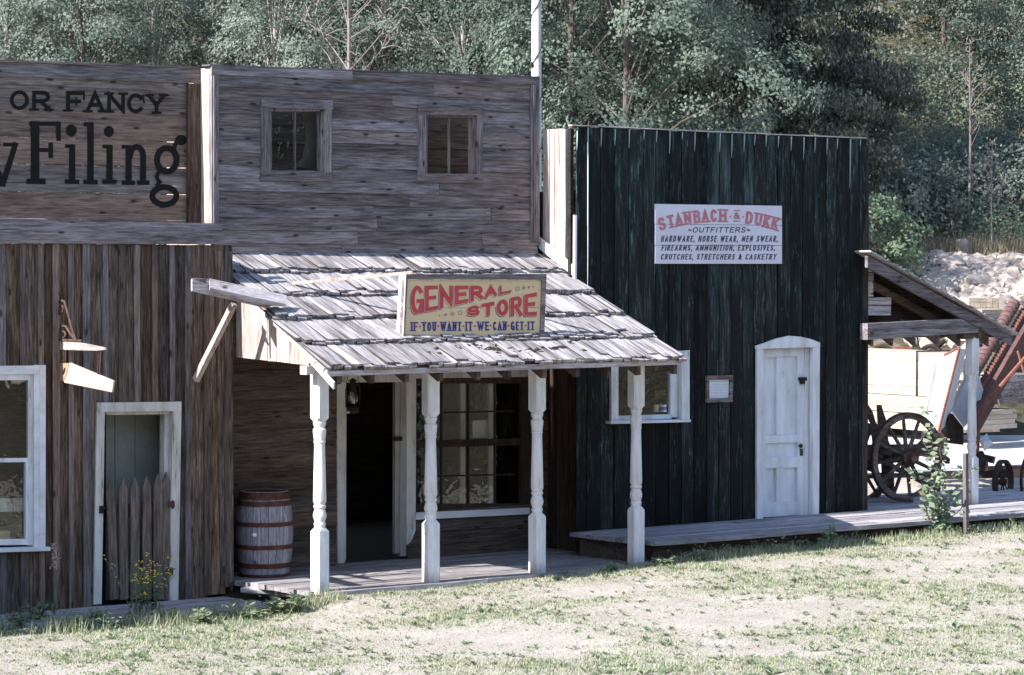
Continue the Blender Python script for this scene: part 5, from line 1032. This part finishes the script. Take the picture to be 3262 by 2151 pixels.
for i in range(16): a = rng.uniform(0, 6.3); u = Vector((math.cos(a), math.sin(a), rng.uniform(.6, 1.8))).normalized(); s = rng.uniform(.06, .13); C.append(u * s); U.append(u * s); V.append(u.cross(Vector((0, 0, 1))).normalized() * .009)
quads('leaf_mass', np.array(C), np.array(U), np.array(V), 'weed', o)
WL = [(60, 2005, .22, 'grassy weed tuft in the photo\'s lower left corner of the walk'), (115, 1975, .24, 'leafy weed at the foot of the pink plume weed'), (245, 2010, .2, 'pale-tipped weed on the low walk left of the white door jamb'), (300, 1985, .2, 'dark leafy weed at the base of the white door jamb'), (545, 1975, .16, 'weed clump on the low walk right of the yellow-flowered weed'), (640, 1985, .2, 'grey-leaved weed standing alone before the low walk'), (800, 1935, .2, 'weed in the corner below the rotten timber'), (880, 1925, .24, 'ferny weed below the barrel at the porch edge'), (945, 1925, .26, 'taller ferny weed just left of the first white porch post'), (1062, 1885, .2, 'small leafy weed touching the first porch post on its right'), (1950, 1808, .13, 'small sprout in the dirt left of the fourth porch post'), (2110, 1800, .14, 'small weed at the near end of the raised walk'), (2225, 1785, .18, 'short weed below the raised walk under the framed notice'), (2390, 1760, .2, 'white-tipped weed below the raised walk before the white door'), (2460, 1750, .18, 'leafy weed below the raised walk under the white door'), (2645, 1745, .36, 'tall reddish dock weed below the raised walk right of the white door'), (2825, 1705, .14, 'tiny weed at the raised walk below the wagon wheel'), (2925, 1700, .22, 'weed left of the staked sapling'), (2985, 1700, .22, 'spreading weed at the foot of the staked sapling'), (3150, 1690, .26, 'weed right of the wooden stake'), (3195, 1680, .22, 'bushy weed in front of the raised walk near the right edge'), (3235, 1676, .26, 'weed patch at the photo\'s right edge below the walk')]
for i, (x, y, h, lab) in enumerate(WL):
    z = -.15 if x < 800 else (-.05 if x < 1900 else .04); p = PZ(x, y, z); z = max(T(p.x, p.y), -.15 if p.x < -.3 and p.y > -.2 else -9); weed('small_weed', lab, p.x, p.y, z, h, 0, 40 + i, rng.randint(8, 14), .6, .04 if x > 1900 else .055, 'weed', 'weeds along the walks', 1.0, .05)
C, U, V = [], [], []
for _ in range(330):
    x = rng.choice((rng.uniform(-4.4, -.1), rng.uniform(-4.4, -.1), rng.uniform(4.6, 12))); y = (rng.gauss(-.22, .09) if x < 0 else rng.gauss(-.3, .1)); h = rng.uniform(.05, .2)
    if noise.noise(Vector((x * 1.3, y, 3))) < rng.uniform(-.5, .3): continue
    z = max(T(x, y), -.15 if x < 0 and y > -.2 else -9)
    for k in range(rng.randint(14, 30)):
        a = rng.uniform(0, 6.3); f = rng.random(); u = Vector((math.cos(a), math.sin(a), rng.uniform(-.3, 1))).normalized(); s = rng.uniform(.008, .028); C.append(Vector((x + rng.gauss(0, .05), y + rng.gauss(0, .03), z + h * f))); U.append(u * s * 1.3); V.append(u.cross(Vector((rng.uniform(-.8, .3), rng.uniform(-.8, .3), 1))).normalized() * s * .5)
quads('weed_tangle', np.array(C), np.array(U), np.array(V), 'weed')['kind'] = 'stuff'
# staked sapling
p = PZ(3045, 1702, .08); stz = T(p.x, p.y)
sapl = thing('sapling', 'broad-leaved green sapling beside a wooden stake before the raised walk', 'sapling', (p.x - .22, p.y + .12, stz)); q = random.Random(9)
sm = MB(); C, U, V, RN = [], [], [], []
for i, (lx, hh) in enumerate(((-.16, 1.6), (.26, 1.2), (.0, .9), (-.42, .85), (.6, .85), (.1, .6), (-.3, .5), (.68, .5), (.4, .7))):
    pts = [Vector((lx * f ** 1.2 + .04 * math.sin(f * 6 + i), q.uniform(-.2, .2) * f, hh * f)) for f in [k / 8 for k in range(9)]]; sm.tube(pts, [.009 - .0008 * k for k in range(9)], 5)
    for k in range(int(hh * 46)):
        f = q.uniform(.12, 1); j = min(7, int(f * 8)); b = pts[j].lerp(pts[j + 1], f * 8 - j); a = q.uniform(0, 6.3); u = Vector((math.cos(a), math.sin(a), q.uniform(-.7, .5))).normalized(); s = q.uniform(.03, .062); v = u.cross(Vector((-.75 + q.uniform(-.5, .5), -.5 + q.uniform(-.5, .5), .8))).normalized(); C.append(b + u * s * 1.5); U.append(u * s); V.append(v * s * .72); RN.append((q.random(), q.random(), 0))
sm.build('stem', 'bark', sapl).matrix_parent_inverse = Matrix.Identity(4); quads('leaf_mass', np.array(C), np.array(U), np.array(V), 'leafS', sapl, np.array(RN))
t = MB(); a = PZ(3078, 1702, .08); b = PY(3076, 1445, a.y); t.beam(a - Vector((0, 0, .1)), b, .05, .05, (0, 1, 0)); tag(t.build('wooden_stake', wood('stake_wood', 2, (.07, .06, .058), (.15, .135, .13), (.24, .22, .22), None)), 'grey wooden stake driven in beside the green sapling', 'stake')

# ------------------------------------------------------------------ hillside trees
def broadleaf(nm, h, rad, leafm, barkm, seed, nb=26, nc=16, nlf=15, ls=.085, base=.18, open_=.0, lean=0, tall=1.0):
    r = np.random.default_rng(seed); q = random.Random(seed); root = thing(nm, None, None); tm = MB(); top = Vector((lean * h, 0, h * .8))
    tm.tube([(0, 0, -.5), Vector(top) * .35 + Vector((.1, 0, 0)), Vector(top) * .7, top], [h * .009 + .015, h * .007 + .01, h * .004 + .008, .012], 8); CC = []; NN = []
    for b in range(nb):
        f = base + (1 - base) * (b + .5) / nb; rr = rad * math.sin(math.pi * min(1, .16 + f * .86)) ** .75 * q.uniform(.55, 1.05); a = b * 2.4 + q.uniform(-.4, .4); c = np.array([lean * h * f + math.cos(a) * rr * .75, math.sin(a) * rr * .75, h * f])
        s = Vector((lean * h * f * .8, 0, h * f * .72)); tm.tube([s, s.lerp(Vector(c), .5) + Vector((0, 0, .15)), Vector(c)], [.026, .016, .006], 5)
        br = rad * q.uniform(.30, .5); d = unit(r.normal(size=(nc, 3))); d[:, 2] = np.abs(d[:, 2]) * .9 - .25; out = c - np.array([lean * h * f, 0, h * f]); d = unit(d + unit(out[None, :]) * .5)
        for k in range(nc): CC.append(c + d[k] * br * np.array([1, 1, .7 * tall]) * r.uniform(.45, 1.35)); NN.append(d[k])
    CC, NN = np.array(CC), np.array(NN); n = len(CC) * nlf; sc = (.085 + .03 * rad); J = r.normal(size=(n, 3)) * np.array([sc, sc, sc * .8]); NR = np.repeat(NN, nlf, 0); J -= NR * (J * NR).sum(1, keepdims=True) * .7; C = np.repeat(CC, nlf, 0) + J; N = unit(np.repeat(NN, nlf, 0) * 1.3 + r.normal(size=(n, 3)) * .42 + np.array([0, 0, .35])); A, B = orient(N, r, n); s = ls * r.uniform(.55, 1.3, (n, 1))
    rn = np.repeat(r.random((len(CC), 3)), nlf, 0) * .55 + r.random((n, 3)) * .45; tm.build('trunk', barkm, root).matrix_parent_inverse = Matrix.Identity(4); quads('crown', C, A * s, B * s * .75, leafm, root, rn); return root
def cedar(nm, h, rad, leafm, seed, nbr=90, z0=.2, droop=.35, ls=.1, per=26, ex=.62):
    r = np.random.default_rng(seed); q = random.Random(seed); root = thing(nm, None, None); tm = MB(); tm.tube([(0, 0, -.5), (0, 0, h * .5), (0, 0, h)], [h * .022, h * .014, .02], 9); C, N, UU = [], [], []
    for b in range(nbr):
        f = z0 + (1 - z0) * (b / nbr) ** 1.0; L = rad * (1 - (f - z0) / (1 - z0)) ** ex * q.uniform(.62, 1.12) + .25; a = b * 2.399 + q.uniform(-.3, .3); dr = np.array([math.cos(a), math.sin(a), 0]); pts = []
        for k in range(7): u = k / 6; pts.append(np.array([0, 0, h * f]) + dr * L * u + np.array([0, 0, -droop * L * (u ** 1.6) + .1 * L * u + .12 * L * u ** 5]))
        tm.tube([Vector(p) for p in pts], [.035, .03, .025, .02, .015, .01, .005], 4); sd = np.array([-dr[1], dr[0], 0])
        for k in range(int(per * L)):
            u = q.uniform(.22, 1) ** .8; j = min(5, int(u * 6)); p = pts[j] + (pts[j + 1] - pts[j]) * (u * 6 - j); w_ = (1 - u * .75) * L * .34
            c = p + sd * q.uniform(-w_, w_) + np.array([0, 0, q.uniform(-.30, .05)]); 
            for e in range(3): C.append(c + r.normal(size=3) * .1); N.append(dr * .5 + r.normal(size=3) * .6 + np.array([0, 0, .5]))
    C = np.array(C); n = len(C); N = unit(np.array(N)); dn = unit(np.array([0, 0, -1.]) + r.normal(size=(n, 3)) * .55); V = unit(np.cross(N, dn)); s = ls * r.uniform(.6, 1.3, (n, 1)); tm.build('trunk', 'bark', root).matrix_parent_inverse = Matrix.Identity(4); quads('crown', C, dn * s * 1.25, V * s * .5, leafm, root); return root
def deadtree(nm, h, seed, mat, nbr=26, spread=.3, z0=.3):
    q = random.Random(seed); root = thing(nm, None, None); tm = MB(); bm_ = MB(); tm.tube([(0, 0, -.5), (.06, 0, h * .5), (0, 0, h)], [.055, .038, .008], 7)
    for b in range(nbr):
        f = z0 + (1 - z0) * q.random(); a = q.uniform(0, 6.3); L = h * spread * (1.15 - f) * q.uniform(.6, 1.3); s = Vector((.05, 0, h * f)); e = s + Vector((math.cos(a) * L, math.sin(a) * L, L * q.uniform(.5, 1.3))); m = s.lerp(e, .5) + Vector((q.uniform(-.1, .1), q.uniform(-.1, .1), -.08 * L)); bm_.tube([s, m, e], [.017, .011, .004], 5)
        for k in range(5): g = q.uniform(.3, 1); s2 = m.lerp(e, g); e2 = s2 + Vector((q.uniform(-1, 1), q.uniform(-1, 1), q.uniform(-.3, 1.1))) * L * .35; bm_.tube([s2, s2.lerp(e2, .5) + Vector((0, 0, .04)), e2], [.014, .009, .003], 4)
    tm.build('trunk', mat, root).matrix_parent_inverse = Matrix.Identity(4); bm_.build('branches', mat, root).matrix_parent_inverse = Matrix.Identity(4); return root
protos = {
 'maple': broadleaf('maple_tree', 11, 3.3, 'leafA', 'bark', 11, 34, 26, 52, .042, .12), 'maple2': broadleaf('maple_tree', 9.5, 2.9, 'leafA', 'bark', 12, 30, 24, 50, .040, .15),
 'birch': broadleaf('birch_tree', 9, 2.0, 'leafB', 'birch', 13, 26, 22, 50, .036, .2, lean=.06, tall=1.2), 'birch2': broadleaf('birch_tree', 8, 2.3, 'leafB', 'bark', 14, 26, 22, 50, .036, .15, lean=-.08), 'birch3': broadleaf('birch_tree', 10, 1.8, 'leafD', 'birch', 15, 28, 21, 50, .034, .2, lean=.03, tall=1.5),
 'willow': broadleaf('willow_tree', 8.5, 2.5, 'leafD', 'bark', 16, 30, 22, 50, .035, .08, tall=1.2), 'cedar': cedar('cedar_tree', 11.5, 4.4, 'leafC', 17, 130, .03, .42, .055, 140, .45), 'fir': cedar('fir_tree', 12, 2.2, 'leafC', 18, 105, .1, .3, .05, 90),
 'shrub': broadleaf('leafy_shrub', 2.2, 1.1, 'leafS', 'bark', 19, 16, 14, 15, .05, .1), 'shrub2': broadleaf('brush_shrub', 1.5, 1.2, 'leafD', 'bark', 20, 14, 14, 14, .045, .05), 'dead': deadtree('dead_tree', 8, 21, 'twig', 34, .24, .25), 'dead2': deadtree('dead_tree', 6, 22, 'twig', 22, .22, .45)}
CATS = dict(maple='tree', maple2='tree', birch='tree', birch2='tree', birch3='tree', willow='tree', cedar='tree', fir='tree', shrub='shrub', shrub2='shrub', dead='tree', dead2='tree')
used = set()
def plant(kind, px, d, label, s=1.0, rz=None, grp='trees on the hillside', dz=0):
    o = protos[kind]
    if kind in used: o = copy_tree(o)
    used.add(kind); l = (px - CXP) / FP * d; x, y = CAM.x + f2.x * d + RT.x * l, CAM.y + f2.y * d + RT.y * l
    o.location = (x, y, T(x, y) + dz); o.rotation_euler = (0, 0, rng.uniform(0, 6.3) if rz is None else rz); o.scale = (s, s, s * rng.uniform(.93, 1.08)); tag(o, label, CATS[kind], grp)
plant('cedar', 2440, 68, 'huge dark drooping cedar towering behind the black-green front', 1.02, .4)
plant('maple', 1995, 59, 'dense dark round maple behind the gap between grey and dark fronts', 1.0, 1.)
plant('maple2', 2290, 65, 'dense maple tucked left of the huge cedar', 1.0); plant('maple', 1820, 62, 'maple crown just right of the utility pole', 1.0)

plant('dead', 1110, 60, 'bare pale dead tree above the grey store front', 1.05, .6, dz=2.2); plant('dead2', 3085, 66, 'thin bare forked dead tree on the right slope', .75, 0)
plant('dead2', 3160, 64.5, 'slim leaning dead snag at the far right slope', .42, 2)
plant('shrub', 2790, 61.5, 'bright green shrub beside the right edge of the dark front', 1.0); plant('shrub2', 2775, 63, 'second bright shrub, behind the one by the dark front', 1.0)
FOR = [('birch', 60, 66, 'pale birch at the upper left corner'), ('birch2', 330, 64, 'low pale birch above the letters OR FANCY'), ('willow', 190, 70, 'greyish bushy tree over the left sign wall'), ('birch3', 520, 67, 'forked white-stemmed birch above the sign wall end'), ('birch2', 700, 68, 'birch above the sunlit corner strip'), ('maple2', 640, 74, 'darker tree behind the forked birch'), ('birch', 860, 63, 'slender birch with a white stem left of the dead tree'), ('fir', 1010, 72, 'dark conifer just left of the bare dead tree'), ('willow', 1230, 66, 'pale willow right of the bare dead tree'), ('maple2', 1380, 68, 'mid green tree above the second upper window'), ('birch3', 1500, 64, 'slim birch left of the utility pole'), ('birch2', 1640, 66, 'birch directly behind the utility pole'), ('willow', 1760, 70, 'pale tree high behind the pole'), ('birch', 400, 76, 'hillside birch higher up left of the white stems'), ('birch2', 100, 78, 'birch high on the far left slope'), ('willow', 880, 78, 'grey-green tree high behind the slender birch'), ('birch3', 1120, 80, 'birch high on the slope behind the dead tree'), ('maple', 1450, 80, 'large round tree high above the grey front'), ('birch', 1330, 74, 'birch between two round trees above the grey front'), ('maple2', 2050, 70, 'round tree high behind the dense maple'), ('birch2', 2300, 74, 'pale tree peeking over the dense maples'), ('willow', 2960, 84, 'tall pale tree on the right slope beside the cedar'), ('birch3', 3080, 85, 'grey-green birch high on the right slope'), ('willow', 3230, 86, 'bushy pale tree at the upper right corner'), ('maple2', 3250, 82, 'darker round tree at the right edge'), ('birch2', 3010, 81, 'low birch below the bare forked tree'), ('willow', 3160, 80, 'pale tree at the top of the open slope above the rubble'), ('birch3', 700, 84, 'distant birch at the top of the left slope'), ('willow', 1700, 84, 'distant pale tree at the top of the slope by the pole'), ('maple', 3120, 84, 'distant round tree at the top right'), ('maple2', 260, 84, 'distant tree at the top left'), ('birch2', 1200, 86, 'distant birch above the dead tree'), ('willow', 2150, 84, 'distant pale tree above the maples'), ('fir', 980, 84, 'distant dark conifer left of the dead tree top'), ('willow', 1560, 75, 'pale bushy tree halfway up left of the pole'), ('maple2', 1900, 76, 'round tree halfway up right of the pole'), ('willow', 500, 88, 'pale tree on the skyline side of the left slope'), ('willow', 3300, 80, 'pale tree cut by the right edge'), ('birch', -60, 72, 'birch cut by the left edge')]
for i in range(9):   # the wood goes on past both edges of the photo
    FOR.append((('willow', 'birch2', 'maple2', 'birch')[i % 4], -260 - 130 * i, 66 + (i * 7) % 17, 'tree of the same hillside wood, beyond the left edge of the photo')); FOR.append((('maple2', 'willow', 'birch', 'birch2')[i % 4], 3440 + 130 * i, 72 + (i * 7) % 17, 'tree of the same hillside wood, beyond the right edge of the photo'))
for k, px, d, lab in FOR: plant(k, px, d, lab, rng.uniform(.9, 1.15))
SH = [(2900, 66), (3010, 67), (3120, 68), (3220, 67.5), (2850, 65), (3080, 70), (2950, 69), (3250, 70), (2880, 68), (3180, 71)]
for i, (px, d) in enumerate(SH): plant('shrub2', px, d, ('low grey-green brush right of the bright shrub', 'brush above the shed roof peak', 'brush behind the middle of the rubble heap', 'brush behind the right end of the rubble heap', 'lowest brush beside the dark front corner', 'brush under the low birch', 'brush under the cedar tips', 'brush at the right edge above the rubble', 'brush left of the low birch', 'brush above the grey stump')[i], rng.uniform(.8, 1.2), None, 'brush on the bank')
# the wood's undergrowth: one mass nobody could count
r = np.random.default_rng(77); C = []
for _ in range(13500):
    d = rng.uniform(65, 96); l = rng.uniform(-1, 1) * (d * .3); x, y = CAM.x + f2.x * d + RT.x * l, CAM.y + f2.y * d + RT.y * l; C.append((x, y, T(x, y) + rng.random() ** 2 * 2.2))
CC = np.array(C); n = len(CC) * 18; C = np.repeat(CC, 18, 0) + r.normal(size=(n, 3)) * np.array([.3, .3, .2]); N = unit(r.normal(size=(n, 3)) + np.array([-.2, -.2, .8])); A, B = orient(N, r, n); s = .05 * r.uniform(.5, 1.4, (n, 1)); quads('undergrowth', C, A * s, B * s * .7, 'leafB')['kind'] = 'stuff'
NB = 34000; dd = r.uniform(64.2, 78, NB); ll = dd * r.uniform(.11, .19, NB); C = np.array([(x, y, T(x, y)) for x, y in zip(CAM.x + f2.x * dd + RT.x * ll, CAM.y + f2.y * dd + RT.y * ll)]); an = r.uniform(0, 6.28, NB); D = np.stack([np.cos(an), np.sin(an), 0 * an], 1); quads('dry_grass', C, D * .012, np.stack([r.normal(size=NB) * .12, r.normal(size=NB) * .12, r.uniform(.2, .6, NB)], 1), 'dry', None, None, True)['kind'] = 'stuff'
C = []
for _ in range(2600):
    d = rng.uniform(65, 80); l = d * rng.uniform(.10, .19); x, y = CAM.x + f2.x * d + RT.x * l, CAM.y + f2.y * d + RT.y * l
    if noise.noise(Vector((x * .5, y * .5, 1))) < rng.uniform(-.5, .2): continue
    C.append((x, y, T(x, y) + rng.random() * .7))
CC = np.array(C); n = len(CC) * 22; C = np.repeat(CC, 22, 0) + r.normal(size=(n, 3)) * np.array([.28, .28, .2]); N = unit(r.normal(size=(n, 3)) * .5 + np.array([-.4, -.4, .8])); A, B = orient(N, r, n); s = .045 * r.uniform(.5, 1.4, (n, 1)); quads('scrub', C, A * s, B * s * .7, 'leafS')['kind'] = 'stuff'
t = MB()
def rock(t, c, s, q):
    bm = bmesh.new(); bmesh.ops.create_icosphere(bm, subdivisions=2, radius=1); o = Vector((q.random() * 50, 0, 0)); sc = Vector((q.uniform(.7, 1.3), q.uniform(.7, 1.3), q.uniform(.5, .9))) * s
    vs = [Vector(c) + Vector((v.co.x * sc.x, v.co.y * sc.y, v.co.z * sc.z)) * (1 + .55 * noise.noise(v.co * 1.6 + o)) for v in bm.verts]; fs = [tuple(v.index for v in f.verts) for f in bm.faces]; bm.free(); t.add(vs, fs)
q = random.Random(4)
for _ in range(760):
    d = q.uniform(58.5, 64.6); px = q.uniform(2880, 3300); 
    if px < 2945 + (64 - d) * 20 and q.random() < .8: continue
    l = (px - CXP) / FP * d; x, y = CAM.x + f2.x * d + RT.x * l, CAM.y + f2.y * d + RT.y * l; rock(t, (x, y, T(x, y) + .02), q.uniform(.06, .27), q)
t.build('rubble', 'stone', None, 40)['kind'] = 'stuff'
for px, d, s, lab in ((3185, 60.5, .36, 'reddish-brown boulder at the foot of the rubble heap'), (3100, 62, .34, 'large pale boulder in the middle of the rubble heap'), (3030, 63.5, .3, 'pale boulder left of the grey stump'), (3240, 63.5, .34, 'pale boulder at the right end of the rubble heap')):
    l = (px - CXP) / FP * d; x, y = CAM.x + f2.x * d + RT.x * l, CAM.y + f2.y * d + RT.y * l; t = MB(); rock(t, (x, y, T(x, y) + .12), s, q); tag(t.build('boulder', 'stump' if 'reddish' in lab else 'stone', None, 40), lab, 'boulder')
px, d = 3066, 64.5; l = (px - CXP) / FP * d; x, y = CAM.x + f2.x * d + RT.x * l, CAM.y + f2.y * d + RT.y * l; t = MB(); t.lathe([(.17, -.2), (.16, .1), (.15, .42), (.06, .44)], (x, y, T(x, y)), 14); tag(t.build('tree_stump', 'stump', None, 40), 'grey weathered tree stump on top of the rubble heap', 'stump')
# unseen shop added on the left, sized so its shadow lies over the low walk
t = MB(); nb_ = thing('unseen_shading_shop', 'plain board shop added unseen beyond the left edge to shade the low walk', 'building', (-9, 1, -.2))
t.box((-11, -.18, -.3), (-6.3, 5, 4.42)); t.build('wall', 'bz', nb_); t = MB(); t.prism([(-11.2, -.18, 4.42), (-6.3, -.18, 4.42), (-6.3, 5.2, 4.7), (-11.2, 5.2, 4.7)], (0, 0, .08)); t.build('roof', 'gx', nb_)
